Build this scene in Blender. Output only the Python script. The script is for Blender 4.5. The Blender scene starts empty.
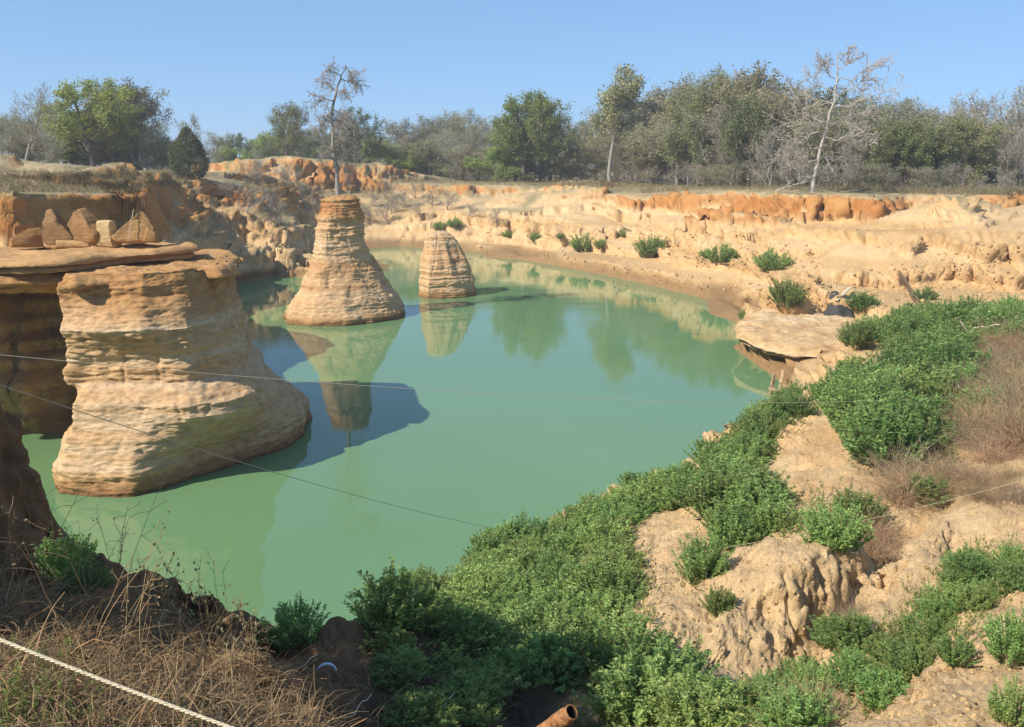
import bpy, math, random
import numpy as np
from mathutils import Vector, Matrix
from mathutils.geometry import delaunay_2d_cdt

scene = bpy.context.scene
COL = scene.collection
R = math.radians

# ---------------------------------------------------------------- camera
CAM_H, PITCH, FOC = 10.0, 13.1, 850.0          # eye above the water, degrees down, focal length in pixels of a 1024 wide frame
W_PX, H_PX = 1024, 727
cam_d = bpy.data.cameras.new('camera')
cam = bpy.data.objects.new('camera', cam_d)
COL.objects.link(cam)
cam.location = (0, 0, CAM_H)
cam.rotation_euler = (R(90 - PITCH), 0, 0)
cam_d.sensor_width = 36.0
cam_d.lens = 36.0 * FOC / W_PX
cam_d.clip_start = 0.05
cam_d.clip_end = 4000
scene.camera = cam

# ---------------------------------------------------------------- sky and sun
SUN_EL = 41.0
SUN_H = np.array([-0.83, -0.56]); SUN_H /= np.linalg.norm(SUN_H)   # horizontal direction towards the sun
world = bpy.data.worlds.new('World')
scene.world = world
world.use_nodes = True
wn, wl = world.node_tree.nodes, world.node_tree.links
sky = wn.new('ShaderNodeTexSky')
sky.sky_type = 'NISHITA'
sky.sun_disc = False
sky.sun_elevation = R(SUN_EL)
sky.sun_rotation = math.atan2(SUN_H[0], SUN_H[1])
sky.air_density = 1.0
sky.dust_density = 0.0
sky.ozone_density = 3.0
sky.altitude = 4000
sky_g = wn.new('ShaderNodeGamma'); sky_g.inputs[1].default_value = 0.45      # the camera's tone curve for the clear sky
sky_m = wn.new('ShaderNodeMix'); sky_m.data_type = 'RGBA'; sky_m.blend_type = 'MULTIPLY'; sky_m.inputs[0].default_value = 1.0
sky_m.inputs[7].default_value = (1.27, 1.84, 2.45, 1)
wl.new(sky.outputs[0], sky_g.inputs[0]); wl.new(sky_g.outputs[0], sky_m.inputs[6])
wl.new(sky_m.outputs[2], wn['Background'].inputs[0])
wn['Background'].inputs[1].default_value = 0.115
sun_d = bpy.data.lights.new('sun', 'SUN')
sun_d.energy = 4.4
sun_d.angle = R(0.5)
sun_d.color = (1.0, 0.93, 0.82)
sun = bpy.data.objects.new('sun', sun_d)
COL.objects.link(sun)
sd = Vector((SUN_H[0] * math.cos(R(SUN_EL)), SUN_H[1] * math.cos(R(SUN_EL)), math.sin(R(SUN_EL))))
sun.rotation_euler = sd.to_track_quat('Z', 'Y').to_euler()
sun.location = sd * 50
scene.view_settings.view_transform = 'Standard'
scene.view_settings.look = 'None'
scene.view_settings.exposure = 0.57
scene.view_settings.gamma = 1.0
scene.cycles.max_bounces = 8
scene.cycles.transparent_max_bounces = 4

# ---------------------------------------------------------------- small maths
ca, sa = math.cos(R(PITCH)), math.sin(R(PITCH))
def ray(px, py):
    u = (px - 512.0) / FOC; v = (363.5 - py) / FOC
    return np.array([u, ca + v * sa, -sa + v * ca])
def P(px, py, d):                      # point that the photo shows at (px, py), d metres ahead
    r = ray(px, py); t = d / r[1]
    return (r[0] * t, d, CAM_H + r[2] * t)
def U(px, py, z):                      # point that the photo shows at (px, py), at height z
    r = ray(px, py); t = (z - CAM_H) / r[2]
    return (r[0] * t, r[1] * t, z)
def W(px, py): return U(px, py, 0.0)

_rt = np.random.RandomState(11).rand(65536).astype(np.float32)
def _h(i, j, k, s):
    return _rt[(i * 73856093 ^ j * 19349663 ^ k * 83492791 ^ (s * 7919)) & 65535]
def noise3(x, y, z, s=0):              # value noise, -1..1
    x = np.asarray(x, np.float32); y = np.asarray(y, np.float32); z = np.asarray(z, np.float32)
    x, y, z = np.broadcast_arrays(x, y, z)
    xi = np.floor(x).astype(np.int64); yi = np.floor(y).astype(np.int64); zi = np.floor(z).astype(np.int64)
    fx, fy, fz = x - xi, y - yi, z - zi
    fx = fx * fx * (3 - 2 * fx); fy = fy * fy * (3 - 2 * fy); fz = fz * fz * (3 - 2 * fz)
    a = _h(xi, yi, zi, s) * (1 - fx) + _h(xi + 1, yi, zi, s) * fx
    b = _h(xi, yi + 1, zi, s) * (1 - fx) + _h(xi + 1, yi + 1, zi, s) * fx
    c = _h(xi, yi, zi + 1, s) * (1 - fx) + _h(xi + 1, yi, zi + 1, s) * fx
    d = _h(xi, yi + 1, zi + 1, s) * (1 - fx) + _h(xi + 1, yi + 1, zi + 1, s) * fx
    a = a * (1 - fy) + b * fy; c = c * (1 - fy) + d * fy
    return (a * (1 - fz) + c * fz) * 2 - 1
def noise2(x, y, s=0):
    x = np.asarray(x, np.float32); y = np.asarray(y, np.float32)
    x, y = np.broadcast_arrays(x, y)
    xi = np.floor(x).astype(np.int64); yi = np.floor(y).astype(np.int64)
    fx, fy = x - xi, y - yi
    fx = fx * fx * (3 - 2 * fx); fy = fy * fy * (3 - 2 * fy)
    a = _h(xi, yi, 0, s) * (1 - fx) + _h(xi + 1, yi, 0, s) * fx
    b = _h(xi, yi + 1, 0, s) * (1 - fx) + _h(xi + 1, yi + 1, 0, s) * fx
    return (a * (1 - fy) + b * fy) * 2 - 1
def fbm3(x, y, z, s=0, n=4):
    o = 0; a = 0.5
    for i in range(n):
        o = o + a * noise3(x * 2 ** i, y * 2 ** i, z * 2 ** i, s + i); a *= 0.5
    return o
def fbm2(x, y, s=0, n=4):
    o = 0; a = 0.5
    for i in range(n):
        o = o + a * noise2(x * 2 ** i, y * 2 ** i, s + i); a *= 0.5
    return o
def ridge2(x, y, s=0, n=3):
    o = 0; a = 0.5
    for i in range(n):
        o = o + a * (1 - 2 * np.abs(noise2(x * 2 ** i, y * 2 ** i, s + i))); a *= 0.5
    return o
def sstep(a, b, x):
    t = np.clip((x - a) / (b - a), 0, 1)
    return t * t * (3 - 2 * t)

# ---------------------------------------------------------------- mesh helpers
def mesh_from(name, V, F, smooth=True, col=None, mat_idx=None):
    """V (n,3), F (m,3) or (m,4) int array"""
    V = np.ascontiguousarray(V, np.float32); F = np.ascontiguousarray(F, np.int32)
    me = bpy.data.meshes.new(name)
    k = F.shape[1]
    me.vertices.add(len(V)); me.vertices.foreach_set('co', V.ravel())
    me.loops.add(F.size); me.loops.foreach_set('vertex_index', F.ravel())
    me.polygons.add(len(F))
    me.polygons.foreach_set('loop_start', np.arange(0, F.size, k, dtype=np.int32))
    me.polygons.foreach_set('use_smooth', np.full(len(F), smooth, dtype=bool))
    if mat_idx is not None:
        me.polygons.foreach_set('material_index', np.ascontiguousarray(mat_idx, np.int32))
    me.update(calc_edges=True)
    if col is not None:
        ca_ = me.color_attributes.new('Col', 'FLOAT_COLOR', 'POINT')
        c4 = np.ones((len(V), 4), np.float32); c4[:, :3] = col
        ca_.data.foreach_set('color', c4.ravel())
    return me
def link(name, me, mat=None, parent=None):
    o = bpy.data.objects.new(name, me)
    COL.objects.link(o)
    if mat is not None and me is not None and not me.materials:
        for m in (mat if isinstance(mat, (list, tuple)) else [mat]): me.materials.append(m)
    if parent is not None: o.parent = parent
    return o
def tag(o, label, cat, group=None):
    o['label'] = label; o['category'] = cat
    if group: o['group'] = group
    return o
def empty(name, loc, rz=0.0, s=1.0):
    o = bpy.data.objects.new(name, None); COL.objects.link(o)
    o.location = loc; o.rotation_euler = (0, 0, rz); o.scale = (s, s, s) if np.isscalar(s) else s
    o.empty_display_size = 0.2
    return o
def tubes(lines, sides=5):
    """lines: list of (pts (n,3), radii (n,)) -> V,F quads"""
    VV, FF, off = [], [], 0
    ang = np.arange(sides) * 2 * np.pi / sides
    cs, sn = np.cos(ang), np.sin(ang)
    for pts, rad in lines:
        pts = np.asarray(pts, float); rad = np.asarray(rad, float); n = len(pts)
        t = np.gradient(pts, axis=0); t /= np.linalg.norm(t, axis=1)[:, None] + 1e-9
        ref = np.eye(3)[[2, 0, 1][int(np.argmin([np.abs(t[:, q]).max() for q in (2, 0, 1)]))]]
        a = np.cross(t, ref); a /= np.linalg.norm(a, axis=1)[:, None] + 1e-9
        b = np.cross(t, a)
        V = pts[:, None, :] + rad[:, None, None] * (cs[None, :, None] * a[:, None, :] + sn[None, :, None] * b[:, None, :])
        VV.append(V.reshape(-1, 3))
        i = np.arange(n - 1)[:, None] * sides; j = np.arange(sides)[None, :]; j2 = (j + 1) % sides
        F = np.stack([i + j, i + j2, i + sides + j2, i + sides + j], -1).reshape(-1, 4) + off
        FF.append(F)
        FF.append(np.array([[off, off + sides - 1, off + 2, off + 1]]) if sides == 4 else np.zeros((0, 4), int))
        off += n * sides
    return np.concatenate(VV), np.concatenate(FF)

# ---------------------------------------------------------------- materials
def new_mat(name, rough=0.9, spec=0.2):
    m = bpy.data.materials.new(name); m.use_nodes = True
    b = m.node_tree.nodes['Principled BSDF']
    b.inputs['Roughness'].default_value = rough
    b.inputs['Specular IOR Level'].default_value = spec
    return m, m.node_tree.nodes, m.node_tree.links, b
def n_noise(N, L, scale, detail=4, rough=0.6, vec=None, mapscale=None):
    t = N.new('ShaderNodeTexNoise'); t.inputs['Scale'].default_value = scale
    t.inputs['Detail'].default_value = detail; t.inputs['Roughness'].default_value = rough
    if vec is not None:
        if mapscale is not None:
            mp = N.new('ShaderNodeMapping'); mp.inputs['Scale'].default_value = mapscale
            L.new(vec, mp.inputs[0]); vec = mp.outputs[0]
        L.new(vec, t.inputs['Vector'])
    return t.outputs['Fac']
def n_ramp(N, L, fac, stops):
    r = N.new('ShaderNodeValToRGB'); e = r.color_ramp.elements
    while len(e) < len(stops): e.new(0.5)
    for q, (p, c) in zip(e, stops):
        q.position = p; q.color = (*c, 1) if len(c) == 3 else c
    L.new(fac, r.inputs[0]); return r.outputs[0]
def n_mix(N, L, a, b, fac, mode='MIX'):
    m = N.new('ShaderNodeMix'); m.data_type = 'RGBA'; m.blend_type = mode
    for k, v in ((6, a), (7, b), (0, fac)):
        if isinstance(v, (int, float)): m.inputs[k].default_value = v
        elif isinstance(v, tuple): m.inputs[k].default_value = (*v, 1)
        else: L.new(v, m.inputs[k])
    return m.outputs[2]
def n_bump(N, L, h, strength, dist, normal=None):
    b = N.new('ShaderNodeBump'); b.inputs['Strength'].default_value = strength; b.inputs['Distance'].default_value = dist
    L.new(h, b.inputs['Height'])
    if normal is not None: L.new(normal, b.inputs['Normal'])
    return b.outputs[0]
def plain_mat(name, c, rough=0.9, var=0.25, scale=8.0, spec=0.2, c2=None):
    m, N, L, b = new_mat(name, rough, spec)
    tc = N.new('ShaderNodeTexCoord').outputs['Object']
    f = n_noise(N, L, scale, 4, 0.65, tc)
    d = c2 if c2 else tuple(q * (1 - var) for q in c)
    e = tuple(min(1, q * (1 + var * 0.6)) for q in c)
    L.new(n_ramp(N, L, f, [(0.3, d), (0.7, e)]), b.inputs['Base Color'])
    L.new(n_bump(N, L, f, 0.4, 0.03), b.inputs['Normal'])
    return m
def leaf_mat(name, dark, light, rough=0.55, trans=0.25):
    m, N, L, b = new_mat(name, rough, 0.25)
    g = N.new('ShaderNodeNewGeometry'); oi = N.new('ShaderNodeObjectInfo')
    c = n_ramp(N, L, g.outputs['Random Per Island'], [(0.0, dark), (0.55, tuple((a + q) / 2 for a, q in zip(dark, light))), (0.94, light), (1.0, tuple(min(.6, q * k) for q, k in zip(light, (1.45, 1.0, .9))))])
    h = N.new('ShaderNodeHueSaturation')
    mr = N.new('ShaderNodeMapRange'); mr.inputs[3].default_value = 0.75; mr.inputs[4].default_value = 1.25
    mh = N.new('ShaderNodeMapRange'); mh.inputs[3].default_value = 0.475; mh.inputs[4].default_value = 0.515
    wnz = N.new('ShaderNodeTexWhiteNoise'); wnz.noise_dimensions = '1D'; L.new(oi.outputs['Random'], wnz.inputs['W']); L.new(wnz.outputs[0], mh.inputs[0]); L.new(mh.outputs[0], h.inputs['Hue'])
    L.new(oi.outputs['Random'], mr.inputs[0]); L.new(mr.outputs[0], h.inputs['Value'])
    L.new(c, h.inputs['Color'])
    L.new(h.outputs[0], b.inputs['Base Color']); b.inputs['Specular IOR Level'].default_value = 0.12
    if trans > 0:
        tr = N.new('ShaderNodeBsdfTranslucent'); L.new(h.outputs[0], tr.inputs[0])
        mx = N.new('ShaderNodeMixShader'); mx.inputs[0].default_value = trans
        L.new(b.outputs[0], mx.inputs[1]); L.new(tr.outputs[0], mx.inputs[2])
        L.new(mx.outputs[0], N['Material Output'].inputs[0])
    return m
# ================================================================ TERRAIN: surveyed break lines -> triangulated -> eroded
LINES = []
def bl(*pts): LINES.append([tuple(p) for p in pts])
def pt(*pts):
    for p in pts: LINES.append([tuple(p)])
Z = -0.8
# -- far shoreline, left to right
SHORE = [W(222,287), W(245,281), W(272,277), W(298,272), W(314,262), W(318,254), W(330,247), W(400,246), W(440,247), W(480,252),
         W(520,258), W(560,266), W(600,274), W(640,282), W(690,294), W(725,302), W(742,309), W(772,338), W(790,362), W(784,384), W(778,397),
         W(762,420), W(730,445), W(690,478), W(640,500), W(590,522), W(540,545), W(450,590), W(390,632), W(330,665), W(262,678), W(180,690),
         W(90,690), (-8.5,14.2,0), (-14,13.5,0), (-22,16,0), (-26,22,0), (-25.2,29.3,0), (-20.5,31,0), (-16.4,31.8,0), (-16,34.5,0), (-16.6,37,0), (-17.5,44,0), (-19.5,52,0), (-20.5,62,0)]
SHORE[0:0] = []
bl(*SHORE, SHORE[0])
# lake bed
pt((0,35,-4), (-5,45,-4), (0,65,-4), (-10,70,-3), (-4,25,-4), (-8,20,-4), (5,30,-4), (10,50,-3.5), (0,90,-3), (-15,95,-3), (-18,20,-3), (-20,75,-2.5), (-10.5,30,-3), (-18,28,-2), (-22,26,-2))
# -- beach, lower bluff, bench, upper cliff, plateau: centre
bl(U(330,243,.6), U(400,240,.6), U(440,242,.7), U(480,245,.8), U(520,250,.9), U(560,254,1), U(600,261,1), U(640,269,1), U(690,281,1), U(735,291,1.0))
bl(P(400,233,112), P(470,241,107.5), P(520,246,101), P(560,248,95), P(600,254,89), P(640,260,83), P(700,270,72), P(740,277,68))
bl(P(400,216,115.5), P(440,214,115), P(470,217,112), P(520,220,105), P(560,226,97.5), P(600,228,95), P(620,240,92))
bl(P(400,203,124), P(470,201,121), P(520,205,114), P(560,208,108), P(600,214,102), P(625,224,97))
bl(P(390,190,131), P(430,194,129), P(470,195,126), P(520,196,125), P(548,196,124))
bl(P(390,183,132), P(430,184,130), P(470,184,127), P(520,186,126), P(548,187,125))
bl(P(390,181,150), P(470,181,150), P(540,181,145), P(640,185,130), P(700,187,110), P(800,188,92), P(900,187,90), P(1040,190,88))
bl(P(545,190,119), P(560,179,120), P(585,178,121), P(600,190,119))            # pale mound before the upper cliff
pt(P(598,208,108), P(604,186,112), P(612,192,113))
bl(P(605,210,106), P(612,217,101), P(650,216,99), P(680,214,95), P(700,215,90), P(740,218,86), P(800,226,80), P(850,229,77), P(888,231,76), P(905,236,75), P(925,234,79), P(1040,232,82))
bl(P(612,199,109), P(630,198,102), P(660,196,101), P(700,192,93), P(740,191,89), P(800,193,82.5), P(850,193,79.5), P(872,192,78.5), P(893,205,79.5), P(912,196,85), P(960,196,86), P(1040,198,87))
# -- crest of the pale slope on the right and its bluff
bl(P(640,224,93), P(670,222,88), P(700,214,82), P(730,211,79), P(760,214,77), P(790,222,74), P(822,230,70), P(860,229,65), P(900,229,63), P(950,227,62.3), P(985,226,62), P(1040,227,61))
bl(P(640,246,87.5), P(690,246,80), P(720,252,74), P(770,262,67), P(800,268,62), P(815,272,60))
bl(P(822,258,64.5), P(860,258,60.5), P(900,258,59.5), P(950,259,59), P(1000,260,58.5), P(1040,262,57.5))
bl(P(815,280,57.5), P(850,285,57.5), P(880,284,57.5), P(920,284,57), P(980,287,56.5), P(1040,290,55.5))
pt(P(905,234,68), P(945,196,70), P(958,196,71), P(930,201,70), P(975,206,71), P(1000,222,68), P(915,226,69), P(1005,206,78), P(1024,212,72), P(1040,203,80))
# flat ledge and terrace on the right
bl(P(735,310,57), P(760,305,57), P(790,297,57), P(815,290,54))
pt(P(800,304,51.5), P(828,293,50.5), P(845,287,51.5), P(850,310,49), P(848,296,51), P(905,262,58.3), P(893,290,54), P(918,296,52), P(960,300,48), P(1040,305,47), P(868,305,49))
bl(U(752,330,1.1), U(790,352,.75), U(830,352,.8), U(855,345,1.2))
pt(U(800,380,.9), U(806,366,1.0), U(790,392,.5), U(815,395,1.2), U(830,372,1.5))
# -- right foreground spur
bl(P(858,346,40), P(850,375,30), P(818,405,24), P(790,440,21), P(757,470,19), P(705,505,17.5), P(680,540,14.5), P(655,585,11.8), P(640,640,9.3), P(640,727,7.0))
bl(P(880,340,38), P(876,385,27), P(860,430,19.5), P(850,480,16.2), P(842,510,14.4))
bl(P(930,318,36), P(940,360,28), P(940,420,20.5), P(930,470,17))
bl(P(1010,305,35), P(1045,318,32), P(1060,380,22), P(1060,430,17), P(1060,480,14.2), P(1060,540,11.4), P(1060,600,9.0))
bl(P(1000,472,15.4), P(972,486,15.0), P(950,515,13.2), P(925,552,11.6), P(895,588,10.6), P(862,625,9.6), P(838,660,8.8))     # ridge crest
bl(P(1060,585,9.2), P(1010,605,8.6), P(965,642,7.5), P(925,685,6.5), P(895,727,5.7))               # lower right ridge crest
bl(P(1000,530,12.4), P(1000,592,10.3), P(955,629,9.2), P(915,671,8.2), P(882,712,7.3), P(862,735,6.6))  # gully behind it
bl(P(905,545,13.4), P(884,588,12.0), P(852,620,11.0), P(815,660,9.9), P(790,690,8.9), P(780,727,7.6))   # gully beside the lump
pt(P(920,622,10.0), P(880,664,8.8), P(958,565,11.9))
bl(P(735,570,11.0), P(770,548,11.0), P(820,541,11.2), P(862,545,11.4), P(878,555,11.4))            # top edge of the big lump
bl(P(770,536,13.2), P(820,530,13.0), P(872,536,13.4))
bl(P(720,600,10.6), P(748,596,10.3), P(785,575,10.4), P(800,562,10.6), P(842,566,10.9), P(868,566,11.1))
bl(P(700,655,9.2), P(745,668,8.9), P(772,672,9.2), P(792,650,9.9), P(822,632,10.45), P(850,616,10.9), P(876,598,11.3))
pt(P(1000,660,7.0), P(1060,680,6.6), P(1060,740,5.2), P(960,727,5.5), P(720,500,16.6), P(800,512,14.4), P(780,490,16.6), P(735,545,13.4))
bl(P(1160,640,7), P(1160,727,4.6), P(1100,900,2.4))
pt(P(720,727,6.6), P(690,690,8.0), P(740,700,7.9), P(600,727,7.0))
# slope to water centre
bl(P(690,470,24.5), P(640,492,22.5), P(590,512,20.5), P(545,530,19.2), P(460,575,15.6), P(400,600,13.8))
pt(P(600,560,15.5), P(600,610,12), P(600,660,9.4), P(540,610,12.2), P(540,660,9.3), P(480,590,14), P(480,640,9.9), P(480,690,7.5), P(520,727,6.4), P(430,727,5.6), P(360,735,4.6), P(470,800,4.9), P(620,800,5.4), P(430,640,9.2), P(560,700,7.6))
bl(P(270,668,6.6), P(300,640,7.0), P(330,627,7.2), P(370,622,7.6), P(405,618,8.4))
pt(P(330,660,6.5), P(380,670,6.6), P(385,700,5.9), P(330,690,5.6))
# rim under the camera
bl(P(-160,600,4.4), P(-60,596,5.0), P(0,592,5.5), P(45,580,5.9), P(62,574,6.1), P(100,593,5.5), P(180,626,4.8), P(270,664,4.2), P(300,702,3.6), P(325,750,3.0), P(420,880,2.3), P(800,1100,1.6))
pt(P(0,727,2.55), P(170,735,2.6), P(280,740,2.75), P(100,660,3.6), P(200,690,3.4))
bl(P(-14,352,7.1), P(0,384,6.95), P(20,420,6.9), P(40,470,6.8), P(52,520,6.7), P(60,560,6.5))
bl(P(-60,330,7.3), P(-20,480,6.2), P(10,540,6.0), P(35,575,5.9))
bl((-5.4,7.7,8.3), (-5.1,8.1,7.2), (-4.8,8.2,6.2), P(58,574,7.0))
bl((-8,9.5,8.6), (-6,8.3,8.4), (-5.0,6.4,8.05), (-4.6,5.3,8.1), (-4.3,4.3,9.5), (-4.7,3.4,9.6), (-5.5,2.6,9.1))
pt((-3.3,4.6,7.6), (-3.5,3.2,8.0), (-4.3,1.8,8.3))
bl((-5.3,9.6,3.0), (-4.2,9.4,2.2), (-2.5,8.2,3.0), (-1.6,8.9,3.2))
bl((-8.2,11.5,4), (-12,11,4), (-19,12.5,5))
bl((-8,8,8.5), (-14,8.5,8.6), (-22,10,8.8), (-30,16,8.8), (-32,24,8.8))
# left mainland: shelf under the slab, its foot wall, orange cliff, plateau edge
bl((-26,29.6,6.3), (-20.5,31.3,6.3), (-16.6,32.1,6.3), (-16.8,35,6.3), (-17.4,38,6.2))
bl(P(-80,246,33), P(0,243,33), P(18,243,33), P(34,240,34.2), P(80,238,37.2), P(142,236,41.2))
bl(P(-80,192,33.6), P(0,190,33.6), P(16,192,33.6), P(24,193,34.9), P(72,194,38.2), P(136,194,42.2))
bl(P(143,236,41.6), P(147,238,56), P(166,240,64), P(190,240,68), P(215,243,73), P(232,250,76), P(250,251,77))
bl(P(138,194,43), P(143,189,58), P(147,185,75), P(152,183,80), P(170,182,83), P(190,185,84), P(205,183,86), P(232,184,87), P(258,185,88), P(266,190,90))
bl(P(-80,176,48), P(0,174,48), P(60,173,54), P(140,172,70), P(165,171,86), P(200,172,96), P(260,174,110))
pt(P(158,214,70), P(168,202,76), P(182,212,75), P(130,160,62), P(148,166,72), P(165,168,78))
pt(P(-20,152,60), P(10,153,60), P(36,160,62), P(20,172,57))
bl(P(200,207,85), P(230,206,86), P(255,204,87.5), P(268,203,90))
pt(P(195,222,76), P(215,212,81), P(240,212,82), P(262,218,83), P(285,231,82.5))
bl(P(232,246,78.5), P(250,240,80), P(270,240,80.5), P(292,242,80.5), P(303,251,81), P(310,258,84))
bl(P(268,192,91), P(285,208,89), P(300,228,86), P(313,245,85))
bl(P(282,190,99), P(300,212,100), P(318,236,104))
# far left background
bl(P(240,182,122), P(270,184,122), P(310,186,123), P(350,192,128), P(385,194,130))
bl(P(236,172,124), P(250,158,126), P(275,154,127), P(300,155,127), P(325,160,127), P(340,170,129), P(360,162,134), P(378,160,136), P(395,166,138), P(405,180,136))
pt(P(310,205,110), P(340,205,118), P(340,222,114), P(375,208,120), P(375,225,115), P(270,195,105), P(360,235,111.5))
# distance and behind
for a in range(0, 360, 24):
    for rr, zz in ((230, 8.0), (700, 8.0), (1500, 8.0)):
        pt((rr * math.sin(R(a)), rr * math.cos(R(a)) + 0.01, zz))
pt((-20,-10,8.6), (20,-10,8.6), (0,-4,8.4), (-40,-60,8.5), (40,-60,8.5), (60,10,7), (70,40,6), (90,70,7), (-50,30,9.2), (-60,60,9.6), (-80,100,10), (0,-0.5,8.32), (-2,0.5,8.35), (2,0.3,8.3), (12,3,7.4), (5,2.2,7.3))

pts2, ptz, edges = [], [], []
for ln in LINES:
    for i, p in enumerate(ln):
        pts2.append(Vector((p[0], p[1]))); ptz.append(p[2])
        if i: edges.append((len(pts2) - 2, len(pts2) - 1))
vo, eo, fo, ov, oe, of = delaunay_2d_cdt(pts2, edges, [], 0, 1e-4)
TX = np.array([[v[0], v[1]] for v in vo])
TZ = np.zeros(len(vo))
hasz = np.zeros(len(vo), bool)
for i, orig in enumerate(ov):
    if orig: TZ[i] = np.mean([ptz[j] for j in orig]); hasz[i] = True
for i in np.where(~hasz)[0]:                       # crossings of break lines: inverse distance from neighbours
    nb = [b if a == i else a for a, b in eo if i in (a, b)]
    nb = [q for q in nb if hasz[q]]
    w = 1 / (np.linalg.norm(TX[nb] - TX[i], axis=1) + 1e-6)
    TZ[i] = (TZ[nb] * w).sum() / w.sum()
tris = np.array([f for f in fo if len(f) == 3])

# regular lookup field in (azimuth, log range) about the viewpoint's foot
NA, NR = 1500, 1300
A0, A1 = -math.pi, math.pi
R0, R1 = 0.6, 1400.0
# azimuth axis: fine ahead, coarse behind
az_f = np.linspace(R(-42), R(42), 1300)
az_b = np.linspace(R(42), R(318), 202)[1:-1]
AZ = np.concatenate([az_f, az_b])
LR = np.linspace(math.log(R0), math.log(R1), NR)
RR = np.exp(LR)
Z0 = np.full((len(AZ), NR), np.nan, np.float64)
GXX = np.sin(AZ)[:, None] * RR[None, :]; GYY = np.cos(AZ)[:, None] * RR[None, :]
tv = TX[tris]
for (a, b, c), (pa, pb, pc) in zip(tris, tv):
    det = (pb[1] - pc[1]) * (pa[0] - pc[0]) + (pc[0] - pb[0]) * (pa[1] - pc[1])
    if abs(det) < 1e-9: continue
    q = np.array([pa, pb, pc]); rr = np.hypot(q[:, 0], q[:, 1])
    e = [q[1] - q[0], q[2] - q[1], q[0] - q[2]]
    # nearest approach of the triangle to the origin
    rmin = rr.min()
    for o_, d_ in zip(q, e):
        t = np.clip(-(o_ @ d_) / (d_ @ d_ + 1e-12), 0, 1); rmin = min(rmin, np.linalg.norm(o_ + t * d_))
    an = np.arctan2(q[:, 0], q[:, 1])
    s = [np.sign(e[k][0] * (-q[k][1]) - e[k][1] * (-q[k][0])) for k in range(3)]
    inside = (s[0] == s[1] == s[2])
    i0 = max(0, np.searchsorted(RR, max(rmin, 1e-6)) - 1); i1 = min(NR, np.searchsorted(RR, rr.max()) + 1)
    if inside: sel = np.arange(len(AZ))
    else:
        mid = math.atan2(q[:, 0].mean(), q[:, 1].mean())
        dd = (an - mid + math.pi) % (2 * math.pi) - math.pi
        lo, hi = dd.min(), dd.max()
        da = (AZ - mid + math.pi) % (2 * math.pi) - math.pi
        sel = np.where((da >= lo - 1e-3) & (da <= hi + 1e-3))[0]
    if len(sel) == 0 or i1 <= i0: continue
    gx = GXX[sel][:, i0:i1]; gy = GYY[sel][:, i0:i1]
    l1 = ((pb[1] - pc[1]) * (gx - pc[0]) + (pc[0] - pb[0]) * (gy - pc[1])) / det
    l2 = ((pc[1] - pa[1]) * (gx - pc[0]) + (pa[0] - pc[0]) * (gy - pc[1])) / det
    l3 = 1 - l1 - l2
    m = (l1 >= -1e-6) & (l2 >= -1e-6) & (l3 >= -1e-6)
    zz = l1 * TZ[a] + l2 * TZ[b] + l3 * TZ[c]
    blk = Z0[sel, i0:i1]; blk[m] = zz[m]; Z0[sel, i0:i1] = blk
Z0 = np.where(np.isnan(Z0), 8.0, Z0)
for _ in range(2):                                  # soften the creases a little
    Z0[:, 1:-1] = 0.25 * Z0[:, :-2] + 0.5 * Z0[:, 1:-1] + 0.25 * Z0[:, 2:]
    Z0[1:1299] = 0.25 * Z0[0:1298] + 0.5 * Z0[1:1299] + 0.25 * Z0[2:1300]

AZX = np.concatenate([AZ, [AZ[0] + 2 * math.pi]]); Z0X = np.concatenate([Z0, Z0[:1]], 0)
def base_z(x, y):
    az = np.arctan2(x, y); az = np.where(az < AZX[0], az + 2 * math.pi, az)
    fi = np.interp(az, AZX, np.arange(len(AZX))); lr = np.log(np.maximum(np.hypot(x, y), R0 * 1.001))
    fj = np.clip((lr - LR[0]) / (LR[1] - LR[0]), 0, NR - 1.001)
    i = np.minimum(fi.astype(int), len(AZX) - 2); j = fj.astype(int); fi = fi - i; fj = fj - j
    return (Z0X[i, j] * (1 - fi) + Z0X[i + 1, j] * fi) * (1 - fj) + (Z0X[i, j + 1] * (1 - fi) + Z0X[i + 1, j + 1] * fi) * fj

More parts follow.
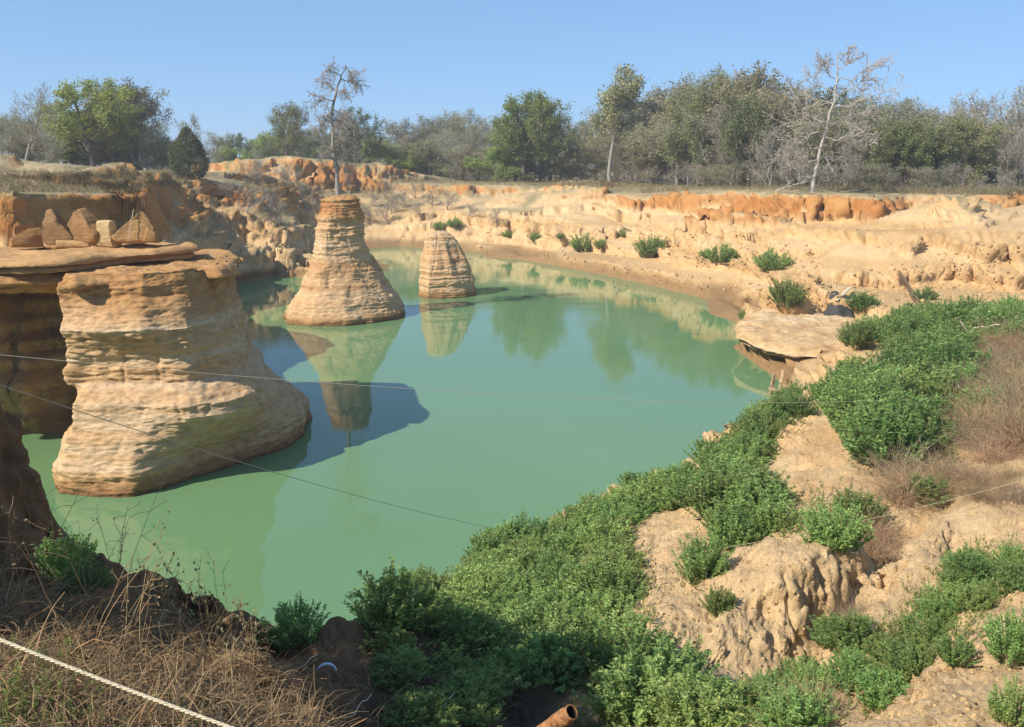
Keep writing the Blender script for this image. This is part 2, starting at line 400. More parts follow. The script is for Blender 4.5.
def ground_h(x, y):
    """height of the eroded ground"""
    d = np.hypot(x, y)
    near = 1 - sstep(16, 42, d)                      # 1 in the foreground
    # erosion flutes: warp the survey so that slopes break into ribs and gullies
    wl_ = 1.0
    wx = (1 - near) * (1.5 * fbm2(x / 5.0, y / 5.0, 3, 3) + 0.5 * ridge2(x / 1.6, y / 1.6, 5, 2)) + near * (0.16 * fbm2(x / 1.3, y / 1.3, 7, 3) + 0.10 * ridge2(x / .5, y / .5, 9, 3))
    wy = (1 - near) * (1.8 * ridge2(x / 4.2, y / 9.0, 13, 2) + 0.6 * ridge2(x / 1.3, y / 2.6, 15, 2)) * 0.8 + near * (0.16 * fbm2(x / 1.3, y / 1.3, 17, 3) + 0.12 * ridge2(x / .45, y / .6, 19, 3))
    k = sstep(1.0, 4.0, d)
    zb = base_z(x, y)
    calm = (1 - 0.93 * np.exp(-(zb / 0.8) ** 2)) * (1 - .85 * np.exp(-((x + 18) / 5.5) ** 4 - ((y - 30) / 5) ** 4)) * (1 - .88 * np.exp(-((x + 19.5) / 4) ** 4 - ((y - 39.5) / 7.5) ** 4))        # the shoreline stays smooth
    z = base_z(x + wx * k * calm, y + wy * k * calm)
    z = z + (0.16 * (1 - near) * fbm2(x / 3.0, y / 3.0, 23, 3) + (0.05 + 0.05 * near) * fbm2(x / 0.7, y / 0.7, 29, 4)) * k * calm * sstep(-0.2, 0.8, z)
    # harder beds stand out as steps in the far banks
    u = z / 1.3 + .8 * noise2(x / 11, y / 11, 35) + .25 * noise2(x / 2.5, y / 2.5, 36); f = u - np.floor(u)
    kk = (1 - near) * sstep(.9, 1.5, z) * (1 - sstep(5.2, 6.2, z)) * sstep(-16, -10, x) * (1 - sstep(110, 125, y)) * np.where((x > 12) & (y < 76), .38, .62)
    z = z + 1.3 * (sstep(.40, .72, f) - f) * kk
    # spoil heaps: the pale mound on the right terrace and the rough one behind the ledge
    d1 = np.sqrt(((x - 36.6) / 1.25) ** 2 + (y - 71) ** 2 + .25)
    z = np.where((y < 80) & (x > 25) & (x < 48) & (y > 62), np.maximum(z, 7.95 - .50 * d1 + .18 * ridge2(x / 1.6, y / 1.6, 37, 3)), z)
    d2 = np.sqrt(((x - 17.4) / 1.6) ** 2 + ((y - 51.2) / 1.0) ** 2)
    z = z + (1 - np.exp(-((x - 20.2) / 1.7) ** 2 - ((y - 50) / 1.5) ** 2)) * (1.7 + 1.1 * fbm2(x / 1.4, y / 1.4, 39, 4)) * np.exp(-(d2 / 2.1) ** 2)
    z = z + sstep(250, 900, d) * 3 * noise2(x / 300, y / 300, 33)
    return z

# fan of columns; along each the rows crowd where the ground is steep
fa = np.concatenate([np.linspace(R(-36), R(36), 760), np.linspace(R(36), R(324), 74)[1:-1]])
ND, NROW = 2600, 860
lrd = np.linspace(math.log(0.9), math.log(1300), ND); rd = np.exp(lrd)
XX = np.sin(fa)[:, None] * rd[None]; YY = np.cos(fa)[:, None] * rd[None]
HZ = ground_h(XX, YY)
dz = np.abs(np.gradient(HZ, axis=1)); dr = np.gradient(rd)[None]
wgt = (0.28 * dr + 1.3 * dz) / rd[None] * np.where(HZ < -0.25, 0.08, 1.0) + 2e-5
wgt *= np.where((fa > R(-36)) & (fa < R(36)), 1.0, .6)[:, None]
wgt *= np.where(rd > 160, 0.25, 1.0)[None]
ker = np.hanning(33); ker /= ker.sum()
wp = np.concatenate([wgt[-16:], wgt, wgt[:16]], 0)
wgt = sum(ker[i] * wp[i:i + len(fa)] for i in range(33))
cum = np.cumsum(wgt, 1); cum = (cum - cum[:, :1]) / (cum[:, -1:] - cum[:, :1])
tt = np.linspace(0, 1, NROW)
RS = np.stack([np.interp(tt, cum[i], rd) for i in range(len(fa))])
GX = np.sin(fa)[:, None] * RS; GY = np.cos(fa)[:, None] * RS
GZ = ground_h(GX, GY)
# normals and steepness for relief and colour
Vg = np.stack([GX, GY, GZ], -1)
def grid_normals(V, wrap=True):
    du = (np.roll(V, -1, 0) - np.roll(V, 1, 0)) if wrap else np.gradient(V, axis=0)
    dv = np.gradient(V, axis=1)
    n = np.cross(du, dv); n /= np.linalg.norm(n, axis=-1, keepdims=True) + 1e-12
    return np.where(n[..., 2:] < 0, -n, n)
NG = grid_normals(Vg)
steep = 1 - NG[..., 2]
D = np.hypot(GX, GY)
dry = sstep(0.1, 0.6, GZ)
st = sstep(0.05, 0.32, steep)
# bedding ledges and clods on steep faces
lay = noise3(GX * 0.10, GY * 0.10, GZ * 2.6, 41) * 0.6 + noise3(GX * 0.12, GY * 0.12, GZ * 6.5, 43) * 0.4
far = sstep(14, 30, D)
rills = fbm2(GX * .25, GY * .25, 44, 2) * 1.4
ribs = 1 - 2 * np.abs(noise3(GX * .75 + rills, GY * .35 + rills, GZ * .10, 45)); ribs2 = 1 - 2 * np.abs(noise3(GX * 1.9 + rills * 2, GY * .9, GZ * .25, 46))
gul = np.exp(-(noise3(GX * .42 + rills, GY * .30 + rills, GZ * .06, 42) / .13) ** 2); gul2 = np.exp(-(noise3(GX * 1.25 + rills * 2, GY * .8, GZ * .16, 40) / .15) ** 2)
amp = st * dry * far * (0.36 * np.clip(lay * 2.6, -1, 1) + 0.55 * fbm3(GX * .6, GY * .6, GZ * 1.0, 47, 5) + .25 * ribs + .25 * ribs2 - 1.0 * gul - .42 * gul2 + .35 + .30 * fbm3(GX * 1.5, GY * 1.5, GZ * 2.0, 49, 4)) * np.where((GX < -14) & (GY > 31) & (GY < 78) & (GZ > 5.5), np.where(GY < 44, .42, .22), 1.0)
clod = fbm3(GX * 3.0, GY * 3.0, GZ * 3.0, 51, 5)
rib = 1 - np.abs(noise3(GX * 4.2, GY * 4.2, GZ * 1.0, 57)) * 2
crease = np.abs(noise3(GX * 3.4 + clod, GY * 3.4, GZ * 2.2, 55)) ** .6; crease2 = np.abs(noise3(GX * 8.5, GY * 8.5 + clod, GZ * 6, 56)) ** .6
crag = 1 - 2 * np.abs(noise3(GX * 1.6, GY * 1.6, GZ * 1.6, 53)); crag2 = 1 - 2 * np.abs(noise3(GX * 5.1, GY * 5.1, GZ * 5.1, 54))
amp = amp + (1 - far) * sstep(2.2, 5, D) * (0.10 * clod + .03 * crag + .05 * (crease - .5) + .03 * (crease2 - .5) + .05 * fbm3(GX * 13, GY * 13, GZ * 13, 58, 4) - st * .09 * np.exp(-(noise3(GX * 4.5, GY * 4.5, GZ * .9, 57) / .2) ** 2) + st * .05 * rib)
Vg = Vg + NG * amp[..., None]
nA = len(fa)
# colour of the earth (bands of different beds, damp shore, sod on the flats, painted shade of the hollow)
def mixc(a, b, t): return a * (1 - t[..., None]) + b * t[..., None]
x, y, z = Vg[..., 0], Vg[..., 1], Vg[..., 2]
n1 = fbm3(x * .25, y * .25, z * .6, 61, 4); n2 = fbm3(x * 1.7, y * 1.7, z * 3.0, 67, 3)
beds = noise3(x * .03, y * .03, z * 1.7, 71) * .6 + noise3(x * .05, y * .05, z * 4.3, 73) * .4
tan = np.array([.60, .395, .19]); pale = np.array([.67, .485, .27]); ochre = np.array([.50, .27, .095]); orange = np.array([.46, .205, .065])
wet = np.array([.27, .165, .075]); sod = np.array([.40, .32, .19]); soil = np.array([.28, .165, .085]); rbrown = np.array([.30, .165, .08]); drygreen = np.array([.19, .18, .085])
C = np.broadcast_to(tan, Vg.shape).copy()
C = mixc(C, pale, sstep(-.25, .5, beds + n1 * .5) * .8)
C = mixc(C, np.array([.43, .27, .12]), sstep(.25, .5, -beds + .5 * n2) * sstep(40, 60, D) * .6)
C = mixc(C, np.array([.72, .515, .285]), (1 - sstep(22, 34, D)) * .65)
C = mixc(C, ochre, sstep(.1, .75, n1 + .5 * n2) * .45)
# upper orange bed
wav = .5 * noise2(x * .05, y * .05, 79)
up = sstep(5.2, 5.9, z + wav + .3 * n2) * sstep(48, 60, D) * sstep(.10, .25, steep)
up = np.maximum(up, sstep(7.3, 7.5, z) * sstep(24, 30, D) * (x < -5) * sstep(.1, .3, steep))
up = np.where((x > 12) & (y < 74), 0, up)
C = mixc(C, mixc(np.broadcast_to(orange, C.shape), ochre, sstep(-.3, .5, n1 + n2 * .6)), up)
# sod and litter on level upper ground
fl = (1 - sstep(.05, .16, steep)) * sstep(6.3, 7.0, z + wav) * sstep(24, 34, D)
fl = np.maximum(fl, .75 * (1 - sstep(.10, .28, steep)) * sstep(3.6, 4.6, z) * sstep(70, 84, D) * (x < 4) * sstep(-.3, .2, n1))
C = mixc(C, mixc(np.broadcast_to(sod, C.shape), drygreen, sstep(-.2, .3, n2 + n1)), fl * .9)
# damp band by the water
C = mixc(C, wet, (1 - sstep(.45, 1.15, z + .25 * n1)) * sstep(24, 40, D) * .9)
# near rim and left bank
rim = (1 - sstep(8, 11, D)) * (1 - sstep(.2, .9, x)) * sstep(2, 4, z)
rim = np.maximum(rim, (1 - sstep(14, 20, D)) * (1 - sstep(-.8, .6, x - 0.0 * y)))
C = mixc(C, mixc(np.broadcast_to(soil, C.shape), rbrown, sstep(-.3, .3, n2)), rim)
C = mixc(C, np.array([.105, .075, .045]), rim * sstep(-1.6, -.9, x) * sstep(3.6, 4.6, y))       # shade of the hollow painted into the earth colour
# leaf litter below the bushes of the near slope
near_ = 1 - sstep(30, 40, D)
lit = near_ * (1 - sstep(-.4, 1.0, x - .13 * y + .5)) * (1 - rim) * .6
C = mixc(C, np.array([.25, .20, .10]), lit)
C *= (1 + .16 * fbm3(x * 3.1, y * 3.1, z * 3.1, 83, 4))[..., None]
idx = np.arange(nA * NROW).reshape(nA, NROW)
nx = np.roll(idx, -1, 0)
Fq = np.stack([idx[:, :-1], idx[:, 1:], nx[:, 1:], nx[:, :-1]], -1).reshape(-1, 4)
# close the small hole under the camera
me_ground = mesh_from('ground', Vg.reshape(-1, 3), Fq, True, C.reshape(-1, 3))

def earth_material():
    m, N, L, b = new_mat('earth', 0.95, 0.1)
    at = N.new('ShaderNodeAttribute'); at.attribute_name = 'Col'
    tc = N.new('ShaderNodeTexCoord').outputs['Object']
    f = n_noise(N, L, 6.0, 8, 0.7, tc); g = n_noise(N, L, 45.0, 4, 0.7, tc)
    v = n_ramp(N, L, f, [(0.3, (.82, .80, .76)), (0.5, (1, 1, 1)), (0.72, (1.14, 1.14, 1.14))])
    c = n_mix(N, L, at.outputs['Color'], v, 1.0, 'MULTIPLY')
    v2 = n_ramp(N, L, g, [(0.35, (.86, .84, .82)), (0.6, (1.06, 1.06, 1.06))])
    c = n_mix(N, L, c, v2, 1.0, 'MULTIPLY')
    L.new(c, b.inputs['Base Color'])
    hh = n_noise(N, L, 16.0, 6, 0.75, tc)
    nb = n_bump(N, L, f, 0.6, 0.12); nb = n_bump(N, L, hh, 0.7, 0.05, nb); nb = n_bump(N, L, g, 0.7, 0.025, nb)
    L.new(nb, b.inputs['Normal'])
    return m
M_earth = earth_material()
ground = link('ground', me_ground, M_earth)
ground['kind'] = 'structure'

# ---------------------------------------------------------------- water
def water_material():
    m, N, L, b = new_mat('pond_water', 0.012, 0.5)
    tc = N.new('ShaderNodeTexCoord').outputs['Object']
    f = n_noise(N, L, 0.05, 3, 0.5, tc)
    L.new(n_ramp(N, L, f, [(0.35, (.125, .235, .105)), (0.65, (.145, .262, .12))]), b.inputs['Base Color'])
    b.inputs['IOR'].default_value = 1.40
    h = n_noise(N, L, 1.6, 3, 0.5, tc, (1.0, 2.0, 1.0)); h2 = n_noise(N, L, 7.0, 2, 0.5, tc, (1.0, 1.6, 1.0))
    pt_ = n_ramp(N, L, n_noise(N, L, .16, 3, .6, tc, (.6, 1.6, 1)), [(.48, (0, 0, 0)), (.62, (1, 1, 1))]); mm = N.new('ShaderNodeMath'); mm.operation = 'MULTIPLY'; L.new(h2, mm.inputs[0]); L.new(pt_, mm.inputs[1]); h2 = mm.outputs[0]
    nb = n_bump(N, L, h, 0.03, 0.06); nb = n_bump(N, L, h2, 0.10, 0.02, nb)
    L.new(nb, b.inputs['Normal'])
    return m
wv = [(-60, 8, 0), (60, 8, 0), (60, 135, 0), (-60, 135, 0)]
water = link('water', mesh_from('water', np.array(wv, float), np.array([[0, 1, 2, 3]]), False), water_material())
water['kind'] = 'structure'
bpy.context.view_layer.update()

def hit(px, py):
    """where the sight line through (px, py) meets the ground"""
    d = Vector(ray(px, py)).normalized()
    ok, loc, nor, _ = ground.ray_cast(Vector((0, 0, CAM_H)), d)
    return loc.copy() if ok else None
def gz(x, y, top=60):
    ok, loc, nor, _ = ground.ray_cast(Vector((x, y, top)), Vector((0, 0, -1)))
    return loc.z if ok else 8.0
# ================================================================ ROCKS
def polar(poly, c, ang):
    """radius of a star shaped polygon about c at the given angles"""
    p = np.array([q[:2] for q in poly], float) - np.array(c)
    out = np.zeros_like(ang)
    dx, dy = np.cos(ang), np.sin(ang)
    for a, b in zip(p, np.roll(p, -1, 0)):
        e = b - a
        den = dx * e[1] - dy * e[0]
        den = np.where(np.abs(den) < 1e-9, 1e-9, den)
        t = (a[0] * e[1] - a[1] * e[0]) / den
        s = (a[0] * dy - a[1] * dx) / den
        out = np.where((t > 0) & (s >= -1e-6) & (s <= 1 + 1e-6), np.maximum(out, t), out)
    return np.maximum(out, 1e-3)
def loft(keys, n_ang=300, n_z=200, tilt=(0, 0), ledge=.12, lfreq=(1.6, 4.5, 11.0), lump=.15, lscale=.8, lxy=.12, fine=.05, groove=0.0, seed=0, smooth_k=5, face=None):
    """keys: (z, polygon, scale, centre) from bottom to top -> displaced grid (V grid, F)"""
    ang = np.linspace(0, 2 * np.pi, n_ang, endpoint=False)
    rk, zk, ck = [], [], []
    for z, poly, s, c in keys:
        r = polar(poly, c, ang)
        for _ in range(smooth_k): r = .25 * np.roll(r, 1) + .5 * r + .25 * np.roll(r, -1)
        rk.append(r * s); zk.append(z); ck.append(c)
    rk = np.array(rk); zk = np.array(zk, float); ck = np.array(ck, float)
    seg = np.hypot(np.diff(zk), np.abs(np.diff(rk, axis=0)).max(1) * .6)
    s = np.concatenate([[0], np.cumsum(seg)]); t = np.linspace(0, s[-1], n_z)
    zz = np.interp(t, s, zk)
    rr = np.stack([np.interp(t, s, rk[:, i]) for i in range(n_ang)], 1)
    cc = np.stack([np.interp(t, s, ck[:, i]) for i in (0, 1)], 1)
    X = cc[:, :1] + rr * np.cos(ang)[None]; Y = cc[:, 1:] + rr * np.sin(ang)[None]
    Zg = zz[:, None] + tilt[0] * (X - ck[0, 0]) + tilt[1] * (Y - ck[0, 1])
    V = np.stack([X, Y, Zg], -1)
    du = np.roll(V, -1, 1) - np.roll(V, 1, 1); dv = np.gradient(V, axis=0)
    n = np.cross(du, dv); n /= np.linalg.norm(n, axis=-1, keepdims=True) + 1e-12
    side = np.clip(1 - np.abs(n[..., 2]) ** 2, 0, 1)
    zl = Zg + .12 * fbm2(X * .5, Y * .5, seed + 5, 3)
    l = sum(w * noise3(X * lxy, Y * lxy, zl * f, seed + i * 3) for i, (f, w) in enumerate(zip(lfreq, (.5, .32, .18))))
    l = np.clip(l * 2.2, -1, 1)
    disp = side * ledge * l + lump * fbm3(X * lscale, Y * lscale, Zg * lscale, seed + 11, 4) * 2 + fine * fbm3(X * 3, Y * 3, Zg * 12, seed + 21, 4)
    if groove:
        g = np.abs(noise3(X * 1.1, Y * 1.1, Zg * .25, seed + 31)); disp = disp - groove * side * np.exp(-(g / .10) ** 2)
    V = V + n * (disp - .10 * lump / .1 * .5)[..., None]
    nz, na = V.shape[:2]
    idx = np.arange(nz * na).reshape(nz, na); nx = np.roll(idx, -1, 1)
    F = np.stack([idx[:-1], nx[:-1], nx[1:], idx[1:]], -1).reshape(-1, 4)
    return V, F
def rock_colour(V, top_z, seed=0, wet_z=.35, orange_from=None, base=(.58, .38, .20), upc=(.44, .215, .085), tilt=0.0):
    x, y, z = V[..., 0], V[..., 1], V[..., 2]
    n1 = fbm3(x * .5, y * .5, z * .9, seed, 4); n2 = fbm3(x * 2, y * 2, z * 4, seed + 7, 3)
    b = noise3(x * .05, y * .05, z * 2.2, seed + 3) * .6 + noise3(x * .08, y * .08, z * 6.0, seed + 4) * .4
    C = np.broadcast_to(np.array(base), V.shape).copy()
    C = mixc(C, np.array([.62, .46, .29]), sstep(-.05, .55, b + .4 * n1) * .8)
    C = mixc(C, np.array([.43, .235, .105]), sstep(.12, .6, -b + .6 * n2) * .7)
    if orange_from is not None:
        C = mixc(C, mixc(np.broadcast_to(np.array(upc), C.shape), np.array([.50, .30, .13]), sstep(-.1, .6, n2 + b * .5)), sstep(orange_from - .5, orange_from + .4, z + tilt * x + .8 * n1))
    if wet_z > 0: C = mixc(C, np.array([.30, .155, .065]), (1 - sstep(wet_z * .4, wet_z + .25, z + .2 * n1)) * .85)
    if wet_z > 0: C = mixc(C, np.array([.15, .085, .04]), (1 - sstep(.05, .16, z + .08 * n1)) * .8)
    C = C * (1 + .25 * fbm3(x * 4, y * 4, z * 7, seed + 9, 3))[..., None]
    return C
def rock_material():
    m, N, L, b = new_mat('sandstone', 0.93, 0.15)
    at = N.new('ShaderNodeAttribute'); at.attribute_name = 'Col'
    tc = N.new('ShaderNodeTexCoord').outputs['Object']
    f = n_noise(N, L, 1.0, 8, 0.72, tc, (3.0, 3.0, 9.0)); g = n_noise(N, L, 1.0, 5, 0.7, tc, (18, 18, 45))
    v = n_ramp(N, L, f, [(0.3, (.74, .70, .65)), (0.5, (1, 1, 1)), (0.75, (1.2, 1.19, 1.17))])
    c = n_mix(N, L, at.outputs['Color'], v, 1.0, 'MULTIPLY')
    c = n_mix(N, L, c, n_ramp(N, L, g, [(0.35, (.82, .80, .77)), (0.6, (1.08, 1.08, 1.08))]), 1.0, 'MULTIPLY')
    L.new(c, b.inputs['Base Color'])
    nb = n_bump(N, L, f, 0.7, 0.12); nb = n_bump(N, L, g, 0.5, 0.025, nb)
    L.new(nb, b.inputs['Normal'])
    return m
M_rock = rock_material()
def rock_obj(name, VF, colr, parent=None, loc=(0, 0, 0)):
    V, F = VF
    o = link(name, mesh_from(name, V.reshape(-1, 3) - np.array(loc), F, True, colr.reshape(-1, 3)), M_rock, parent)
    if parent is None: o.location = loc
    return o
def circ(c, rx, ry, rot=0, n=48, sq=0.0):
    a = np.linspace(0, 2 * np.pi, n, endpoint=False)
    q = (1 - sq) + sq / np.maximum(np.abs(np.cos(a)), np.abs(np.sin(a)))
    x, y = rx * q * np.cos(a), ry * q * np.sin(a)
    return [(c[0] + x_ * math.cos(rot) - y_ * math.sin(rot), c[1] + x_ * math.sin(rot) + y_ * math.cos(rot)) for x_, y_ in zip(x, y)]

# -- the two sandstone pillars standing in the water
def pillar(d, prof, ry=.95, rot=.5, sq=.15, seed=1, ledge=.16, lump=.10, orange=None, cap=.0, n_ang=360, n_z=300):
    keys = []
    for py, xl, xr in prof:
        a, b = P(xl, py, d), P(xr, py, d)
        c = ((a[0] + b[0]) / 2, d); r = (b[0] - a[0]) / 2
        kp = circ(c, r, r * ry, rot, 48, sq); an = np.linspace(0, 2 * np.pi, 48, endpoint=False)
        k = 1 + .10 * noise3(np.cos(an) * 1.5, np.sin(an) * 1.5, a[2] * .15, seed + 60) + .06 * noise3(np.cos(an) * 4, np.sin(an) * 4, a[2] * .3, seed + 61)
        kp = [(c[0] + (q[0] - c[0]) * w, c[1] + (q[1] - c[1]) * w) for q, w in zip(kp, k)]
        keys.append((a[2], kp, 1.0 / (1 + sq * .25), c))
    z, p, s, c = keys[-1]
    keys.append((z + cap * .6, p, s * .8, c)); keys.append((z + cap, p, s * .45, c)); keys.append((z + cap * 1.1, p, .02, c))
    V, F = loft(keys, n_ang, n_z, ledge=ledge, lump=lump, lscale=1.1, seed=seed, groove=.05, fine=.06, smooth_k=2, lfreq=(2.4, 6.5, 14))
    return V, F
V, F = pillar(57.4, [(330,275,412),(318,276,411),(308,281,408),(298,287,402),(288,293,394),(277,300,386),(266,307,378),(255,312,371),(243,314,368),(228,315,366),(214,319,364),(206,320,363),(199,322,360)], seed=3, cap=.25, ry=.9, ledge=.10, lump=.12)
tag(rock_obj('rock_pillar', (V, F), rock_colour(V, 8, 5, .4, 6.7)), 'tall banded sandstone pillar in the water with a tree on its top', 'rock pillar')
PILLAR_TOP = P(342, 199, 57.4)
V, F = pillar(67.3, [(299,414,480),(288,415,479),(275,416,476),(262,418,471),(250,420,465),(242,422,460),(237,423,456),(233,425,452)], seed=9, cap=.12, ry=.85, rot=.35, sq=.4, ledge=.07, lump=.07)
tag(rock_obj('rock_pillar', (V, F), rock_colour(V, 5, 15, .45)), 'short flat topped sandstone stump in the water behind the tall pillar', 'rock pillar')

# -- the big butte on the left with its flat cap rocks
butte = tag(empty('rock_butte', (-11.5, 29.5, 0)), 'big layered sandstone butte with overhanging flat cap rocks', 'rock butte')
def child_rock(name, VF, colr, parent):
    V, F = VF; loc = np.array(parent.location)
    return link(name, mesh_from(name, V.reshape(-1, 3) - loc, F, True, colr.reshape(-1, 3)), M_rock, parent)
cB = (-12.0, 29.8)
base = [U(53,488,0), U(62,495,0), U(90,498,0), U(140,498,0), U(175,490,0), U(210,478,0), U(255,462,0), U(292,448,0), U(311,436,0), U(313,424,0), (-8.0,35.5), (-9.5,38), (-12,39.2), (-15,38), (-16.2,34), (-15.6,30)]
apron = [U(72,430,1.6), U(90,424,1.7), U(140,428,1.8), U(190,424,1.9), U(240,420,2.0), U(280,410,2.1), U(300,402,2.2), (-8.6,33.6), (-8.7,35.8), (-10,37.8), (-12,38.8), (-15,37.5), (-16,34), (-15.4,30)]
crest = [U(70,412,2.5), U(110,412,2.5), U(160,408,2.65), U(205,402,2.85), U(245,390,3.05), U(270,378,3.2), U(279,368,3.3), (-9.3,34), (-9.6,36), (-11,37.6), (-13,38), (-15,37), (-15.6,34), (-15.0,30)]
upper1 = [U(66,384,3.2), U(110,384,3.2), U(160,380,3.35), U(205,374,3.5), U(243,362,3.65), U(262,350,3.75), (-9.75,32.4), (-10,35), (-11.5,37), (-14,37.4), (-15.5,34), (-15.0,30)]
upper2 = [U(58,330,5.0), U(100,332,5.0), U(150,332,5.0), U(205,328,5.0), U(240,318,5.05), U(258,306,5.1), (-10,33), (-10.3,35), (-12,37), (-14.5,37), (-15.6,34), (-15.0,30)]
upper3 = [U(54,297,6.0), U(100,297,6.0), U(150,297,6.0), U(205,293,6.0), U(240,285,6.0), U(250,277,6.05), (-10.3,33.6), (-10.6,35), (-12,37), (-14.5,37), (-15.8,34), (-15.2,30)]
base, apron, crest, upper1, upper2, upper3 = [[(q[0] - .55 * float(sstep(-12.5, -10, q[0])), q[1]) for q in pl] for pl in (base, apron, crest, upper1, upper2, upper3)]
base = [(q[0] + .35 * float(sstep(-11, -8.5, q[0])), q[1]) for q in base]
base, crest, upper1, upper2, upper3 = [[(q[0], q[1] if q[1] < 32.5 else 32.5 + (q[1] - 32.5) * .4) for q in pl] for pl in (base, crest, upper1, upper2, upper3)]
keys = [(-.7, base, 1.0, cB), (-.1, base, 1.0, cB), (.8, base, .985, cB), (2.3, crest, 1.015, cB), (2.7, crest, .985, cB), (3.25, upper1, 1.0, cB), (4.0, upper1, .985, cB), (5.0, upper2, 1.0, cB), (6.0, upper3, .98, cB), (6.3, upper3, .98, cB), (6.7, upper3, .9, cB), (6.75, upper3, .02, cB)]
VF = loft(keys, 620, 420, ledge=.06, lump=.08, lscale=1.4, lxy=.2, fine=.08, groove=.05, seed=21, smooth_k=4, lfreq=(2.4, 6.0, 13.0))
child_rock('body', VF, rock_colour(VF[0], 7, 31, .35, 5.6, upc=(.45, .245, .10)), butte)
def slab(keypoly, zlo, zhi, c, n_ang=460, n_z=90, seed=0, tilt=(0, 0), ledge=.10, lump=.10, under=.8):
    keys = [(zlo + .02, keypoly, .02, c), (zlo, keypoly, under * .8, c), (zlo + .08 * (zhi - zlo), keypoly, under + .06, c), (zlo + .38 * (zhi - zlo), keypoly, .955, c), (zlo + .45 * (zhi - zlo), keypoly, .93, c), (zlo + .55 * (zhi - zlo), keypoly, 1.0, c),
            (zlo + .78 * (zhi - zlo), keypoly, .985, c), (zlo + .95 * (zhi - zlo), keypoly, .94, c), (zhi, keypoly, .86, c), (zhi + .06, keypoly, .5, c), (zhi + .08, keypoly, .02, c)]
    return loft(keys, n_ang, n_z, tilt=tilt, ledge=ledge, lump=lump, lscale=1.1, fine=.04, seed=seed, smooth_k=6, lfreq=(2.5, 6.0, 12.0))
low = [(-24,25.4), U(-60,288,6.3), U(0,289,6.3), U(50,287,6.3), U(62,290,6.35), U(100,286,6.4), U(150,279,6.5), U(200,274,6.5), U(236,276,6.5), U(252,271,6.5), U(250,264,6.6), (-9.9,35.4), (-11,37.6), (-14,38.5), (-17,37), (-24,31)]
low = [(q[0] - .6 * float(sstep(-12.5, -10, q[0])), q[1] + (0.8 if q[0] < -14.2 and q[1] < 30 else 0.55), 0) for q in low]
low = [(q[0], q[1] if q[1] < 32.5 else 32.5 + (q[1] - 32.5) * .4) for q in low]
VF = slab(low, 5.85, 6.7, (-15.0, 30.2), seed=41, ledge=.13, lump=.14, n_ang=560, n_z=110)
child_rock('lower_slab', VF, rock_colour(VF[0], 7, 45, -3, 5.0, upc=(.46, .255, .105)), butte)
top = [(-24,27.0), U(-60,256,7.3), U(0,258,7.3), U(50,257,7.3), U(100,252,7.3), U(140,247,7.35), U(175,243,7.4), U(197,238,7.5), U(196,233,7.55), U(170,232,7.5), (-14.0,37.6), (-17,37), (-24,32)]
top = [(q[0], q[1] + (0.9 if q[0] < -13 and q[1] < 30 else 0.3), 0) for q in top]
top = [(q[0], q[1] if q[1] < 32.5 else 32.5 + (q[1] - 32.5) * .45) for q in top]
VF = slab(top, 6.55, 7.1, (-16.6, 30.8), seed=53, ledge=.08, lump=.08, tilt=(.035, 0), n_ang=560, n_z=90, under=.9)
child_rock('cap_slab', VF, rock_colour(VF[0], 7, 57, -3, 4.0, upc=(.49, .29, .13)), butte)
bpy.context.view_layer.update()
CAP = butte.children[-1]

# -- overhanging ledge on the right shore
lip = [U(733,322,1.5), U(738,332,1.45), U(752,340,1.4), U(775,347,1.35), U(800,352,1.3), U(830,355,1.3), U(856,354,1.4), U(868,350,1.6), (20,47.5), (20,52), (17,55.5), U(765,308,1.6), U(745,312,1.55)]
VF = slab(lip, .35, 1.6, (16.6, 49.0), n_ang=460, n_z=110, seed=61, ledge=.07, lump=.14, under=.74)
tag(rock_obj('rock_ledge', VF, rock_colour(VF[0], 2, 63, -3, None, base=(.56, .385, .20))), 'pale rounded rock ledge overhanging the water on the right shore', 'rock ledge')

# -- loose blocks standing on the cap slab
def boulder(w, d, h, seed, cuts=(), n=3, rough=.045):
    import bmesh
    bm = bmesh.new(); bmesh.ops.create_icosphere(bm, subdivisions=5, radius=1.0)
    V = np.array([v.co[:] for v in bm.verts]); F = np.array([[v.index for v in f.verts] for f in bm.faces]); bm.free()
    V = np.sign(V) * np.abs(V) ** .45
    rs = np.random.RandomState(seed)
    pl = list(cuts)
    for _ in range(5):
        q = rs.normal(size=3); q[2] = abs(q[2]) * .4; q /= np.linalg.norm(q); pl.append((*q, rs.uniform(.62, .85)))
    V = V / np.abs(V).max(0)
    for a, b, c, e in pl:
        q = np.array([a, b, c]) / math.sqrt(a * a + b * b + c * c)
        s = V @ q; V = np.where((s > e)[:, None], V - (s - e)[:, None] * q, V)
    V = (V - V.min(0)) / (V.max(0) - V.min(0)) * 2 - 1
    V[:, 2] = (V[:, 2] + 1) / 2
    V = V * np.array([w / 2, d / 2, h])
    nn = V - np.array([0, 0, h * .4]); nn /= np.linalg.norm(nn, axis=1)[:, None] + 1e-9
    k = seed * 3.7
    V = V + nn * (rough * 1.3 * fbm3(V[:, 0] * 2 + k, V[:, 1] * 2, V[:, 2] * 2, 91, 4) + rough * .6 * fbm3(V[:, 0] * 8 + k, V[:, 1] * 8, V[:, 2] * 8, 93, 3))[:, None]
    n1 = fbm3(V[:, 0] * 2 + k, V[:, 1] * 2, V[:, 2] * 2, 95, 4)
    return V, F, n1
